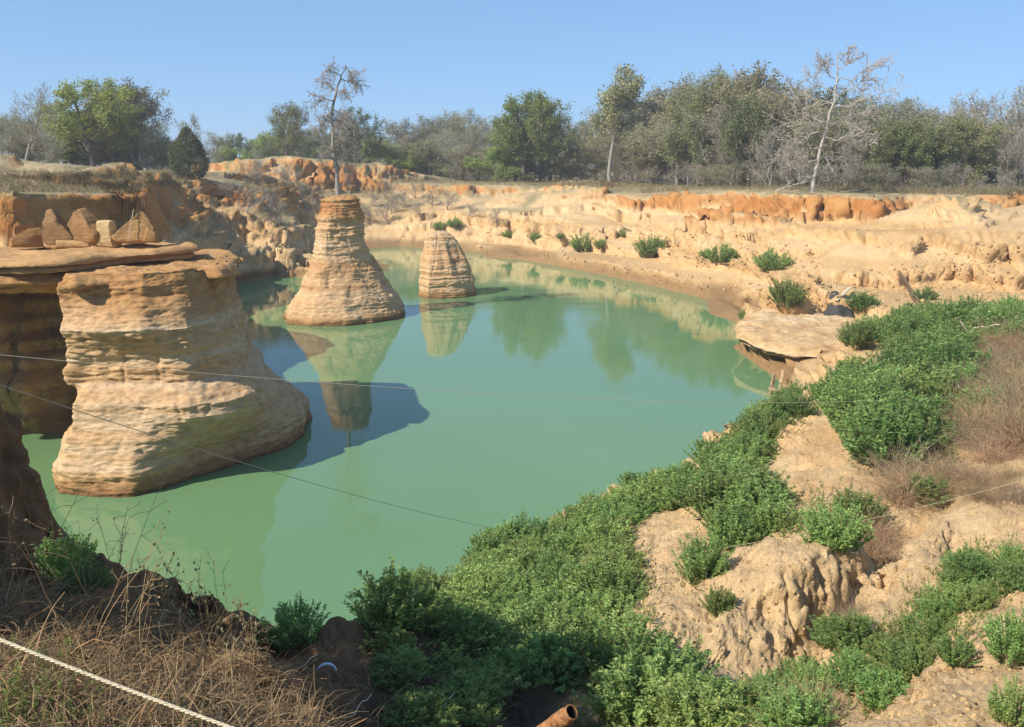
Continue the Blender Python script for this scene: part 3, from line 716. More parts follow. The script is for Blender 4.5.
ROCKS = [  # centre px, base y, top y, width px, depth ratio, cuts, turn, base colour, label
    (25, 246, 228, 40, .8, [(-.8, 0, .55, .45), (.9, .1, .3, .8)], .2, (.36, .20, .08), 'reddish slanting block at the left end of the rocks on the slab'),
    (52, 247, 224, 17, .9, [(-.8, 0, .5, .62), (.85, 0, .45, .6)], .1, (.56, .38, .19), 'small pale pointed stone standing before the dark tall wedge'),
    (58, 243, 209, 30, .8, [(.75, 0, .6, .35), (-.95, 0, .1, .8)], .1, (.27, .16, .075), 'dark tall wedge of rock slanting down to the right'),
    (82, 243, 209, 40, .7, [(-.8, 0, .5, .62), (.7, 0, .7, .55)], -.2, (.34, .19, .08), 'broad brown round backed rock between the tall wedge and pale upright stone'),
    (75, 247, 235, 44, .8, [(0, -.5, .8, .7)], .1, (.52, .33, .15), 'low flat stone lying in front of the brown rocks'),
    (107, 246, 220, 20, 1.0, [(-.95, 0, .1, .8), (.95, 0, .2, .8)], .0, (.57, .41, .21), 'pale upright square topped stone beside the big pale wedge'),
    (95, 247, 241, 10, 1.0, [], .4, (.55, .37, .18), 'fist like pale stone at the foot of the upright stone'),
    (133, 242, 211, 44, .6, [(-.75, 0, .62, .40), (.93, .1, .30, .6)], .3, (.46, .275, .115), 'big pale triangular rock with a stick leaning on it'),
    (150, 241, 226, 18, .9, [(.7, 0, .7, .5)], .1, (.42, .245, .10), 'small brown rock at the right end of the rocks on the slab'),
]
def cap_hit(px, py):
    d = Vector(ray(px, py)).normalized(); inv = CAP.matrix_world.inverted()
    ok, loc, nor, _ = CAP.ray_cast(inv @ Vector((0, 0, CAM_H)), d)
    return CAP.matrix_world @ loc if ok else None
ROCK_D = {0: 30.2, 1: 29.3, 2: 30.6, 3: 30.4, 4: 29.2, 5: 29.6, 6: 29.0, 7: 30.6, 8: 31.2}
for i, (px, yb, yt, w, dr_, cuts, rz, c, lab) in enumerate(ROCKS):
    q = cap_hit(px, yb)
    if q is None: q = Vector(P(px, yb, 30))
    s = q.y / FOC * 1.03
    V, F, n1 = boulder(w * s * 1.0, w * s * dr_ * .8, (yb - yt) * s * 1.0, i + 3, cuts)
    cc = np.array(c)[None] * (1 + .5 * n1)[:, None]
    o = link('boulder', mesh_from('boulder', V, F, True, cc), M_rock)
    o.location = (q.x, q.y + w * s * dr_ * .3, q.z - .06); o.rotation_euler = (0, 0, rz)
    tag(o, lab, 'boulder')

# crumbs of rock lying between the blocks
rsp = random.Random(3)
peb = []
for i in range(3):
    V, F, n1 = boulder(1, .8, .6, 40 + i, (), 3, .05); peb.append(mesh_from('pebble', V, F, True, np.array([.50, .31, .145])[None] * (1 + .5 * n1)[:, None]))
for i in range(30):
    q = cap_hit(rsp.uniform(4, 185), rsp.uniform(238, 249))
    if q is None: continue
    s = rsp.uniform(.06, .22)
    o = link('pebble', rsp.choice(peb), M_rock); o.location = (q.x, q.y, q.z - s * .12); o.scale = (s, s, s); o.rotation_euler = (rsp.uniform(-.3, .3), rsp.uniform(-.3, .3), rsp.uniform(0, 6.28))
    tag(o, 'small broken stone lying loose on the cap slab', 'stone', 'loose stones on the cap slab')
# ================================================================ TREES
UP = np.array([0, 0, 1.0])
def unit(v): return v / (np.linalg.norm(v) + 1e-9)
def grow(rs, lines, p, d, L, r, lev, cfg):
    n = cfg['seg'][lev]; pts = [p]; dirs = []
    for i in range(n):
        d = unit(d + rs.normal(size=3) * cfg['crook'][lev] + UP * cfg['trop'][lev])
        p = p + d * L / n; pts.append(p); dirs.append(d)
    rad = np.linspace(r, r * cfg['taper'][lev], n + 1)
    lines.append((lev, np.array(pts), rad))
    if lev + 1 < len(cfg['seg']):
        nc = cfg['kids'][lev]; az = rs.uniform(0, 6.28)
        for k in range(nc):
            t = cfg['start'][lev] + (1 - cfg['start'][lev]) * (k + rs.uniform(.1, .9)) / nc
            f = t * n; i = min(int(f), n - 1); q = pts[i] + (pts[i + 1] - pts[i]) * (f - i); dd = dirs[i]
            az += 2.4 + rs.normal() * .4
            a = unit(np.cross(dd, UP + rs.normal(size=3) * .2)); b = np.cross(dd, a)
            an = cfg['angle'][lev] + rs.normal() * .18
            cd = unit(dd * math.cos(an) + (a * math.cos(az) + b * math.sin(az)) * math.sin(an))
            env = cfg.get('env', lambda t: 1 - .55 * t)(t) if lev == 0 else 1 - .45 * t
            grow(rs, lines, q, cd, L * cfg['ratio'][lev] * env * rs.uniform(.75, 1.2), np.interp(f, np.arange(n + 1), rad) * cfg['thin'][lev], lev + 1, cfg)
def leaf_quads(pos, size, rs, aspect=.5, upbias=.3):
    n = len(pos)
    a = rs.normal(size=(n, 3)); a /= np.linalg.norm(a, axis=1)[:, None]
    b = rs.normal(size=(n, 3)); b[:, 2] *= (1 - upbias)
    b -= (b * a).sum(1)[:, None] * a; b /= np.linalg.norm(b, axis=1)[:, None]
    s = size * rs.uniform(.6, 1.3, n)[:, None]
    V = np.stack([pos - a * s * .5, pos + b * s * aspect * .5 + a * s * .05, pos + a * s * .5, pos - b * s * aspect * .5 + a * s * .05], 1).reshape(-1, 3)
    return V, np.arange(4 * n).reshape(n, 4)
M_bark = plain_mat('bark', (.16, .13, .105), scale=12)
M_bark_grey = plain_mat('bark_grey', (.30, .27, .235), scale=12)
M_bark_pale = plain_mat('bark_pale', (.43, .385, .325), scale=12)
M_twig = plain_mat('twig', (.36, .31, .26), scale=20)
M_twig_brown = plain_mat('twig_brown', (.28, .21, .15), scale=20)
L_green = leaf_mat('leaf_spring_green', (.18, .255, .05), (.37, .46, .13), .6, .35)
L_olive = leaf_mat('leaf_olive', (.21, .205, .095), (.40, .375, .20), .6, .3)
L_grey = leaf_mat('leaf_grey_green', (.22, .23, .115), (.40, .395, .23), .6, .3)
L_dark = leaf_mat('leaf_dark', (.125, .155, .055), (.28, .31, .13), .6, .3)
L_cedar = leaf_mat('leaf_cedar', (.055, .075, .035), (.14, .155, .08), .7, .2)
def make_tree(seed, cfg, leaf, leaf_n, leaf_size, bark, twig, r0=.18, jit=.24, lean=0.0, hgt=10.0, thick_lev=2, twig_min=.012):
    """meshes of a tree about 10 m tall standing at the origin: [(part name, mesh)]"""
    rs = np.random.RandomState(seed)
    lines = []
    grow(rs, lines, np.zeros(3) - UP * .3, unit(UP + np.array([lean, 0, 0])), cfg.get('trunk', 8.0), r0, 0, cfg)
    top = max(l[1][:, 2].max() for l in lines); k = hgt / top
    lines = [(lv, p * k, np.maximum(r, twig_min)) for lv, p, r in lines]
    V, F = tubes([(p, r) for lv, p, r in lines if lv < thick_lev], 6)
    out = [('trunk', mesh_from('trunk', V, F), [bark])]
    Vs, Fs, mi, off = [], [], [], 0
    thin = [(p, r) for lv, p, r in lines if lv >= thick_lev]
    if thin:
        V, F = tubes(thin, 3); Vs.append(V); Fs.append(F); mi.append(np.zeros(len(F), int)); off += len(V)
    if leaf is not None and leaf_n:
        last = max(l[0] for l in lines)
        src = [p for lv, p, r in lines if lv >= last - 1 and lv > 0]
        w = np.array([np.linalg.norm(p[-1] - p[0]) for p in src]); w /= w.sum()
        ci = rs.choice(len(src), leaf_n, p=w)
        t = rs.uniform(.25, 1.05, leaf_n)
        pos = np.array([src[i][0] + (src[i][-1] - src[i][0]) * a for i, a in zip(ci, t)]) + rs.normal(size=(leaf_n, 3)) * jit
        V, F = leaf_quads(pos, leaf_size, rs); Vs.append(V); Fs.append(F + off); mi.append(np.ones(len(F), int))
    out.append(('crown', mesh_from('crown', np.concatenate(Vs), np.concatenate(Fs), False, None, np.concatenate(mi)), [twig, leaf] if leaf else [twig]))
    return out
def put(name, proto, loc, rz=0, s=1.0, label='', cat='', group=None):
    e = empty(name, loc, rz, s); tag(e, label, cat, group)
    for pn, me, mats in proto:
        if not me.materials:
            for m in mats: me.materials.append(m)
        o = bpy.data.objects.new(pn, me); COL.objects.link(o); o.parent = e
        if pn in ('leaves', 'seed_heads', 'crown', 'stems'): o['kind'] = 'stuff'
    return e
broad = dict(seg=[7, 6, 5, 4], crook=[.10, .16, .2, .25], trop=[.05, .10, .06, .03], taper=[.35, .3, .3, .4], kids=[13, 8, 5], start=[.18, .25, .25], angle=[.95, .8, .7], ratio=[.62, .5, .5], thin=[.5, .5, .5], env=lambda t: 1.15 - .75 * abs(t - .45) * 1.3)
tall = dict(broad, start=[.48, .25, .25], kids=[12, 7, 5], ratio=[.30, .5, .5], angle=[.75, .7, .7], env=lambda t: 1.1 - .5 * abs(t - .75) * 2)
bushy = dict(broad, start=[.05, .2, .2], kids=[14, 8, 5], ratio=[.65, .5, .5], trunk=6.0)
bare = dict(seg=[8, 6, 5, 4], crook=[.14, .2, .24, .3], trop=[.06, .12, .10, .06], taper=[.3, .3, .3, .4], kids=[12, 8, 6], start=[.22, .2, .2], angle=[.8, .75, .7], ratio=[.60, .5, .5], thin=[.5, .5, .5])
thicket = dict(bare, start=[.03, .1, .1], kids=[16, 9, 6], ratio=[.75, .5, .5], angle=[.7, .6, .6], trunk=6.0)
PT = {
    'green': make_tree(1, broad, L_green, 13000, .26, M_bark, M_twig_brown, .26),
    'green2': make_tree(2, bushy, L_green, 12000, .26, M_bark, M_twig_brown, .24),
    'olive': make_tree(3, broad, L_olive, 11000, .24, M_bark_grey, M_twig, .22),
    'olive2': make_tree(4, bushy, L_olive, 10500, .24, M_bark_grey, M_twig, .2),
    'grey': make_tree(5, broad, L_grey, 7500, .2, M_bark_grey, M_twig, .2, .28),
    'grey2': make_tree(6, bushy, L_grey, 7000, .2, M_bark_grey, M_twig, .18, .28),
    'bare': make_tree(7, bare, L_grey, 1500, .17, M_bark_grey, M_twig, .18, twig_min=.016),
    'bare2': make_tree(8, thicket, L_grey, 1300, .17, M_bark_grey, M_twig, .14, twig_min=.016),
    'dark': make_tree(9, bushy, L_dark, 13000, .25, M_bark, M_twig_brown, .24),
    'dark2': make_tree(10, broad, L_dark, 12000, .25, M_bark, M_twig_brown, .24, .3),
    'tall': make_tree(11, tall, L_olive, 8500, .23, M_bark_grey, M_twig, .2, .26),
    'thin': make_tree(12, bare, L_green, 500, .24, M_bark_grey, M_twig, .09, twig_min=.02),
}
# eastern red cedar: a dense cone of sprays
def make_cedar(seed):
    rs = np.random.RandomState(seed); n = 16000
    h = rs.beta(1.1, 1.25, n); a = rs.uniform(0, 6.283, n)
    lob = 1 + .30 * noise3(np.cos(a) * 1.6, np.sin(a) * 1.6, h * 6, seed) + .22 * noise3(np.cos(a) * 4, np.sin(a) * 4, h * 14, seed + 1)
    rr = 3.9 * np.minimum(1, (1 - h) * 1.9) ** .75 * np.minimum(1, .72 + h * 1.6) * lob * rs.uniform(.45, 1, n) ** .4
    pos = np.stack([rr * np.cos(a), rr * np.sin(a), .3 + h * 9.7], 1) + rs.normal(size=(n, 3)) * np.array([.16, .16, .22])
    V, F = leaf_quads(pos, .42, rs, .3, -.2)
    tv, tf = tubes([(np.array([[0, 0, -.3], [0, 0, 5], [0, 0, 9.5]]), np.array([.3, .18, .03]))], 6)
    return [('trunk', mesh_from('trunk', tv, tf), [M_bark]), ('crown', mesh_from('crown', V, F, False), [L_cedar])]
PT['cedar'] = make_cedar(31)
def tree_at(kind, px, top, d, label, group=None, wide=1.0, rz=None, cat='tree', sink=.1, name='tree', rs=random.Random(5)):
    q = P(px, top, d); z0 = gz(q[0], q[1]) - sink
    h = max(1.2, q[2] - z0); s = h / 10
    return put(name, PT[kind], (q[0], q[1], z0), rs.uniform(0, 6.28) if rz is None else rz, (s * wide, s * wide, s), label, cat, group)
# the ones that stand out
tree_at('green', 84, 78, 97, 'broad round spring green tree, biggest on the left plateau', wide=1.25, rz=2.6)
tree_at('olive', 112, 80, 104, 'grey green tree merging with the right of the broad left tree', wide=1.2)
tree_at('olive2', 130, 84, 106, 'dark tree behind the right side of the broad left tree', wide=1.0)
tree_at('grey2', 142, 118, 101, 'low grey bushy tree right of the broad left tree', wide=1.3)
tree_at('bare', 12, 80, 82, 'bare grey tree at the left edge of the wood on the left plateau', wide=.95, rz=1.0)
tree_at('bare2', 42, 128, 88, 'low bare thicket beside the left bare tree', wide=1.3)
tree_at('cedar', 186, 128, 86, 'dark green conical cedar on the rim above the orange cliff', wide=.95, rz=0.4, name='cedar_tree')
tree_at('thin', 192, 112, 110, 'thin pale sapling rising behind the cedar')
tree_at('dark2', 281, 103, 140, 'dark round crowned tree standing alone above the orange mound', wide=.8)
tree_at('dark', 357, 108, 150, 'dark evergreen behind the dead tree of the pillar', wide=.9)
tree_at('green', 524, 91, 138, 'broad bright green tree at the middle of the far rim', wide=.95, rz=2.0)
tree_at('dark2', 552, 96, 142, 'dark green tree leaning against the broad bright green tree', wide=.9)
tree_at('tall', 614, 65, 134, 'tall slender tree with a bare lower trunk above all others in the wood', wide=1.1, rz=3.6)
tree_at('bare', 1000, 68, 108, 'big bare grey tree near the right end of the wood', wide=1.2, rz=.5)
tree_at('dark2', 892, 118, 99, 'dark evergreen right of the dead white tree', wide=1.1)
# the wood behind the far rim
SKX = [0, 30, 60, 90, 120, 150, 170, 200, 220, 255, 310, 345, 365, 390, 420, 440, 470, 490, 510, 570, 590, 610, 640, 660, 690, 720, 750, 780, 800, 850, 880, 910, 940, 970, 1000, 1040]
SKY_ = [102, 110, 112, 95, 95, 118, 130, 132, 130, 126, 124, 124, 118, 121, 113, 108, 112, 117, 112, 112, 116, 112, 98, 86, 76, 69, 66, 73, 82, 96, 104, 96, 97, 88, 86, 90]
def wood_d(px): return float(np.interp(px, [0, 150, 200, 400, 560, 640, 700, 800, 900, 1040], [100, 108, 150, 158, 150, 130, 114, 98, 96, 94]))
rng = random.Random(8)
LABW = {'green2': 'leafy green tree of the wood', 'olive': 'olive brown leafing tree of the wood', 'olive2': 'olive brown leafing tree of the wood', 'grey': 'grey half bare tree of the wood',
        'grey2': 'grey half bare tree of the wood', 'bare': 'leafless grey tree of the wood', 'bare2': 'leafless grey tree of the wood', 'dark': 'dark green tree of the wood'}
def zone(px):
    return [', above the left plateau', ', behind the orange mounds', ', behind the snag of the tall pillar', ', above the stump pillar', ', around the broad bright green tree', ', beside the tall slender tree', ', left of the bleached tree', ', right of the bleached tree', ', at the right end'][int(np.searchsorted([210, 310, 400, 480, 590, 660, 810, 930], px))]
def kind_for(px):
    if px < 230: return rng.choice(['grey', 'olive2', 'bare', 'grey2'])
    if px < 400: return rng.choice(['olive2', 'green2', 'grey2', 'dark', 'bare2'])
    if px < 500: return rng.choice(['grey', 'grey', 'bare', 'bare2', 'olive', 'grey2'])
    if px < 640: return rng.choice(['grey', 'dark', 'bare', 'olive2', 'grey2'])
    if px < 810: return rng.choice(['olive', 'olive', 'olive2', 'grey', 'olive2', 'grey2', 'dark'])
    if px < 930: return rng.choice(['dark', 'grey', 'grey2', 'grey', 'bare'])
    return rng.choice(['bare', 'bare2', 'bare', 'grey2', 'bare2', 'bare'])
for row, (dd, off, step, wd) in enumerate([(26, 0, 17, 1.05), (13, 14, 19, 1.1), (4, 30, 21, 1.25), (12, 62, 15, 1.9)]):
    px = 6 if row else 0
    while px < 1050:
        p_ = px + rng.uniform(-5, 5)
        top = float(np.interp(p_, SKX, SKY_)) + off + rng.uniform(-4, 9)
        if 60 < p_ < 200 and row < 2: top += 10
        if 225 < p_ < 405: top = max(top, 126 + off * .6)
        if row >= 2 and p_ < 230: px += step; continue
        d_ = wood_d(p_) + dd + rng.uniform(-3, 3)
        k = kind_for(p_)
        if row >= 2 and rng.random() < .6: k = rng.choice(['dark', 'grey2', 'bare2'])
        tree_at(k, p_, top, d_, LABW[k] + zone(p_), 'trees of the wood along the far rim', wide=wd * rng.uniform(.85, 1.25))
        px += step
for i in range(40):                                     # low bare brush at the foot of the wood
    p_ = 395 + i * 16.3 + rng.uniform(-5, 5)
    d_ = wood_d(p_) - rng.uniform(0, 3)
    tree_at('bare2' if rng.random() < .6 else 'grey2', p_, rng.uniform(158, 172) if p_ < 860 else rng.uniform(160, 176), d_, 'low grey brush at the foot of the wood', 'brush along the edge of the wood', wide=1.7, cat='shrub', name='shrub')

for i, (p_, t_, d_, k) in enumerate([(8, 140, 100, 'grey2'), (34, 134, 102, 'olive2'), (58, 136, 101, 'green2'), (88, 132, 103, 'green2'), (112, 138, 101, 'olive2'), (136, 134, 103, 'grey2'), (158, 140, 105, 'grey2'), (172, 142, 108, 'olive2')]):
    tree_at(k, p_, t_, d_, 'low leafy thicket under the trees of the left plateau', 'thickets under the left trees', wide=2.0, cat='shrub', name='shrub')
for i, (p_, t_, d_, k) in enumerate([(496, 142, 140, 'green2'), (515, 138, 141, 'green2'), (540, 146, 141, 'dark'), (562, 140, 142, 'grey2'), (585, 144, 140, 'olive2'), (430, 140, 152, 'olive2'), (455, 143, 150, 'grey2'), (478, 146, 148, 'olive2'), (405, 140, 154, 'green2')]):
    tree_at(k, p_, t_, d_, 'low leafy thicket at the foot of the wood on the middle of the far rim', 'thickets of the middle far rim', wide=1.9, cat='shrub', name='shrub')
# dead trees with their own outline
def branchy(seed, trunk, limbs, r0, bark, twig, sub=(7, 5), ratio=(.5, .45), crook=.2, trop=.02, tmin=.015, bend=0):
    """trunk: list of points; limbs: (t on trunk, end offset vector, thickness factor)"""
    rs = np.random.RandomState(seed)
    tp = np.array(trunk, float)
    s = np.linspace(0, 1, len(tp)); t = np.linspace(0, 1, 16)
    tp2 = np.stack([np.interp(t, s, tp[:, k]) for k in range(3)], 1)
    tp2[1:-1] += rs.normal(size=(14, 3)) * r0 * .35
    thick = [(tp2, np.linspace(r0, r0 * .18, 16))]; thin = []
    for tt_, off, th in limbs:
        p0 = np.array([np.interp(tt_, t, tp2[:, k]) for k in range(3)]); off = np.array(off, float)
        n = 7; q = [p0 + off * i / n + np.array([0, 0, -bend]) * (i / n) ** 2 for i in range(n + 1)]
        q = np.array(q); q[1:] += rs.normal(size=(n, 3)) * np.linalg.norm(off) * .045
        rb = r0 * (1 - .8 * tt_) * th
        thick.append((q, np.maximum(np.linspace(rb, rb * .25, n + 1), tmin)))
        cfg = dict(seg=[5, 4], crook=[crook, crook * 1.3], trop=[trop, trop], taper=[.4, .5], kids=[sub[1]], start=[.15], angle=[.75], ratio=[ratio[1]], thin=[.6])
        for k in range(sub[0]):
            i = rs.uniform(.2, 1) * n; j = min(int(i), n - 1); b0 = q[j] + (q[j + 1] - q[j]) * (i - j)
            dd = unit(unit(q[j + 1] - q[j]) + rs.normal(size=3) * .65)
            ll = []
            grow(rs, ll, b0, dd, np.linalg.norm(off) * ratio[0] * rs.uniform(.5, 1.1), max(tmin, rb * .35), 0, cfg)
            thin += [(p, np.maximum(r, tmin)) for _, p, r in ll]
    V, F = tubes(thick, 6); V2, F2 = tubes(thin, 3)
    return [('trunk', mesh_from('trunk', V, F), [bark]), ('crown', mesh_from('crown', V2, F2), [twig])]
# bleached tree on the right rim
q0 = P(812, 186, 84.5); zb = gz(q0[0], q0[1]) - .2; mpp = 84.5 / FOC * 1.02
def o2(px, py, y=0): return np.array([(px - 812) * mpp, y, (186 - py) * mpp])
tk = [o2(812, 188), o2(816, 160, .2), o2(820, 130, .1), o2(826, 100, 0), o2(828, 75, .1), o2(827, 57, .2)]
def limb(t, px0, py0, px1, py1, y, th): return (t, o2(px1, py1, y) - o2(px0, py0), th)
lm = [limb(.42, 819, 133, 790, 112, -1.5, .6), limb(.5, 821, 125, 862, 120, 1.5, .6), limb(.62, 825, 108, 850, 90, -1, .6), limb(.72, 827, 92, 872, 72, 1, .6), limb(.66, 826, 102, 800, 84, 1, .6), limb(.85, 828, 72, 850, 60, 0, .7),
      limb(.88, 828, 68, 812, 62, .5, .7), limb(.35, 818, 143, 852, 138, -1.6, .5), limb(.3, 817, 150, 796, 140, 1.5, .5), limb(.55, 823, 118, 872, 106, -2, .55), limb(.48, 821, 128, 780, 128, 1.8, .5), limb(.9, 828, 65, 840, 52, .3, .6), limb(.58, 824, 114, 786, 100, .8, .5), limb(.4, 819, 138, 772, 150, -.8, .5), limb(.38, 819, 140, 868, 150, .9, .5), limb(.25, 816, 160, 790, 165, -1.0, .4), limb(.28, 817, 156, 850, 165, 1.2, .4), limb(.75, 827, 88, 805, 70, -.8, .5)]
put('dead_tree', branchy(41, tk, lm, .21, M_bark_pale, M_bark_pale, (13, 6), (.5, .5), tmin=.026), (q0[0], q0[1], zb), 0, 1, 'tall bleached leafless tree with spreading white limbs on the right rim', 'dead tree')
# snag on the pillar
zt = PILLAR_TOP[2] - .1; mp = 57.4 / FOC * 1.02
def o3(px, py, y=0): return np.array([(px - 340) * mp, y, (199 - py) * mp])
tk = [o3(339, 203), o3(338, 180, .1), o3(337, 150), o3(336, 115, .1), o3(341, 100, 0), o3(347, 86, .1), o3(351, 75, 0)]
def limb3(t, a, b, y, th): return (t, o3(*b, y) - o3(*a), th)
lm = [limb3(.97, (351, 76), (363, 90), .2, .9), limb3(.66, (336, 112), (322, 100), .4, .8), limb3(.70, (337, 108), (348, 112), -.5, .7), limb3(.80, (343, 96), (358, 100), .4, .8), limb3(.6, (336, 122), (316, 118), -.5, .6), limb3(.84, (346, 90), (334, 82), -.3, .7),
      limb3(.5, (336, 135), (322, 150), .5, .5), limb3(.55, (336, 130), (352, 155), -.4, .5), limb3(.4, (337, 150), (350, 180), .6, .45), limb3(.35, (337, 160), (326, 175), -.4, .45), limb3(.45, (337, 145), (346, 140), .7, .5), limb3(.5, (336, 138), (345, 168), -.7, .45)]
put('dead_tree', branchy(43, tk, lm, .16, M_bark_grey, M_twig, (17, 8), (.85, .5), crook=.34, trop=-.05, tmin=.012), (PILLAR_TOP[0] - .1, PILLAR_TOP[1] - .3, zt), 0, 1, 'leafless crooked snag growing on top of the tall pillar', 'dead tree')
# fallen branches lying at the rim
q0 = hit(800, 190)
lm = [(.5, (1.5, .3, .5), .6), (.7, (-.3, .4, .9), .5), (.3, (.8, -.3, .7), .5), (.85, (.9, .2, -.3), .5)]
put('fallen_branch', branchy(45, [(-2.8, 0, -.7), (-1, .1, .0), (.6, 0, .5), (2.2, .2, .7)], lm, .11, M_bark_pale, M_bark_pale, (4, 3), (.5, .5), tmin=.018), (q0.x - .6, q0.y, q0.z + .2), 0, 1, 'pale fallen branch lying over the rim below the bleached tree', 'branch')
for i, (px, py, hh) in enumerate([(735, 184, 5.5), (752, 186, 6.5), (772, 187, 7.5), (790, 187, 5.5), (845, 187, 5.0), (800, 188, 4.5)]):
    q = hit(px, py)
    if q is None: continue
    s = hh / 10
    put('bare_shrub', PT['bare2'], (q.x, q.y + .5, q.z - .1), i * 1.3, (s * .9, s * .9, s), 'bare twiggy shrub at the foot of the bleached tree', 'shrub', 'bare shrubs round the bleached tree')
# ================================================================ SHRUBS, HERBS AND DRY GROWTH
L_shrub = leaf_mat('leaf_shrub', (.19, .30, .08), (.38, .54, .19), .6, .45)
L_shrub2 = leaf_mat('leaf_shrub_dark', (.15, .245, .065), (.33, .47, .16), .6, .45)
L_herb = leaf_mat('leaf_herb', (.17, .24, .06), (.35, .43, .15), .6, .5)
M_stem = plain_mat('stem_green', (.14, .17, .07), scale=30)
M_dry = leaf_mat('dry_stem', (.15, .095, .045), (.46, .345, .18), .9, 0)
M_dry2 = leaf_mat('dry_brush', (.22, .15, .075), (.48, .36, .20), .9, 0)
def leafy(seed, n_stem, per, leaf_len, rad=.6, hgt=.85, leaf=None, aspect=.45):
    rs = np.random.RandomState(seed); lines, pos, dirs = [], [], []
    for k in range(n_stem):
        a = rs.uniform(0, 6.283); rr = rad * math.sqrt(rs.uniform(0, 1))
        lob = .72 + .5 * float(noise2(math.cos(a) * 1.3 + seed, math.sin(a) * 1.3 + rr * 2, 7)) ** 2 + .2 * rs.rand()
        h = hgt * (1 - .55 * (rr / rad) ** 2) * lob
        b = np.array([rr * .45 * math.cos(a), rr * .45 * math.sin(a), -.08])
        e = np.array([rr * math.cos(a), rr * math.sin(a), h]) + rs.normal(size=3) * .05
        t = np.linspace(0, 1, 5)[:, None]
        m = (b + e) / 2 + np.array([0, 0, .12 * h]) + rs.normal(size=3) * .04
        q = (1 - t) ** 2 * b + 2 * t * (1 - t) * m + t ** 2 * e
        lines.append((q, np.linspace(.007, .003, 5)))
        tt = rs.uniform(.25, 1.03, per)[:, None]
        pos.append((1 - tt) ** 2 * b + 2 * tt * (1 - tt) * m + tt ** 2 * e); d = unit(e - m); dirs.append(np.repeat(d[None], per, 0))
    pos = np.concatenate(pos); dirs = np.concatenate(dirs); n = len(pos)
    out = rs.normal(size=(n, 3)); out[:, 2] = out[:, 2] * .45 + .25
    out = out + dirs * .5; out /= np.linalg.norm(out, axis=1)[:, None]
    w = np.cross(out, UP + rs.normal(size=(n, 3)) * .5); w /= np.linalg.norm(w, axis=1)[:, None] + 1e-9
    L = leaf_len * rs.uniform(.55, 1.25, n)[:, None]
    b0 = pos; tip = pos + out * L - UP * L * .12; mid = pos + out * L * .45 + UP * L * .05
    V = np.stack([b0, mid + w * L * aspect * .5, tip, mid - w * L * aspect * .5], 1).reshape(-1, 3)
    F = np.arange(4 * n).reshape(n, 4)
    tv, tf = tubes(lines, 3)
    return [('stems', mesh_from('stems', tv, tf), [M_stem]), ('leaves', mesh_from('leaves', V, F, False), [leaf or L_shrub])]
def brush(seed, n, rad=.7, hgt=.9, r=.004, mat=None, droop=.5):
    rs = np.random.RandomState(seed); lines = []
    for k in range(n):
        a = rs.uniform(0, 6.283); b = np.array([math.cos(a), math.sin(a), 0]) * rs.uniform(0, .35) * rad
        d = unit(np.array([math.cos(a) * .5, math.sin(a) * .5, 1]) + rs.normal(size=3) * .45); L = hgt * rs.uniform(.4, 1.25)
        q = [b - UP * .05]
        for i in range(4):
            d = unit(d + rs.normal(size=3) * .28 - UP * droop * .22 * i); q.append(q[-1] + d * L / 4)
        lines.append((np.array(q), np.linspace(r, r * .35, 5)))
    V, F = tubes(lines, 3)
    return mesh_from('dry_brush', V, F), mat or M_dry2
SH = [leafy(s, 105, 64, .060, leaf=L_shrub) for s in (101, 102, 103)] + [leafy(s, 95, 60, .068, leaf=L_shrub2) for s in (104, 105)]
HB = [leafy(s, 34, 44, .05, .5, .45, L_herb) for s in (106, 107)]
rs_ = random.Random(17)
def shrub(px, py, size, label, group=None, protos=SH, name='leafy_shrub', flat=1.0, sink=.05):
    q = hit(px, py)
    if q is None: return None
    return put(name, rs_.choice(protos), (q.x, q.y, q.z - sink * size), rs_.uniform(0, 6.28), (size * rs_.uniform(.9, 1.15), size * rs_.uniform(.9, 1.15), size * flat * rs_.uniform(.85, 1.1)), label, 'shrub', group)
def inside(px, py, poly):
    c = False; n = len(poly)
    for i in range(n):
        x1, y1 = poly[i]; x2, y2 = poly[i - 1]
        if (y1 > py) != (y2 > py) and px < (x2 - x1) * (py - y1) / (y2 - y1) + x1: c = not c
    return c
BARE = [[(560,560),(590,548),(600,566),(575,580)], [(600,640),(640,628),(650,660),(615,668)], [(425,572),(460,560),(470,580),(436,590)], [(655,590),(722,588),(716,672),(690,682),(655,650)], [(648,518),(705,508),(708,545),(690,570),(668,588),(700,610),(700,650),(655,640),(640,575),(630,540)], [(700,570),(760,545),(880,545),(885,600),(830,640),(780,685),(715,675),(700,640)],
        [(750,474),(820,402),(852,440),(856,496),(800,502),(770,496)], [(480,690),(606,684),(606,745),(470,745)], [(868,610),(930,520),(960,478),(1030,455),(1030,530),(960,560),(890,630),(850,650)],
        [(890,740),(925,695),(965,652),(1030,600),(1030,740)], [(862,345),(895,345),(892,372),(862,378)], [(405,605),(470,600),(545,650),(560,740),(400,740)]]
HOLLOW = BARE.pop()
def scatter(poly, n, gap, seed, tries=6000, green=True, rad=0.0):
    """points of the ground inside an outline of the photo, at least gap metres apart"""
    r = random.Random(seed); out = []
    xs = [p[0] for p in poly]; ys = [p[1] for p in poly]
    for _ in range(tries):
        px, py = r.uniform(min(xs), max(xs)), r.uniform(min(ys), max(ys))
        if not inside(px, py, poly): continue
        if any(inside(px, py, e_) for e_ in (BARE if green else [])): continue
        q = hit(px, py)
        if q is None or q.z < .1: continue
        if rad > 0:
            rp = FOC * rad / max(q.y, 3.0)
            if any(inside(px + a * rp, py + b * rp - .3 * rp, e_) for a, b in ((1, 0), (-1, 0), (0, .6), (0, -.9)) for e_ in BARE): continue
        if gap > 0 and any((q.x - o.x) ** 2 + (q.y - o.y) ** 2 < gap * gap for o in out): continue
        out.append(q)
        if len(out) >= n: break
    return out
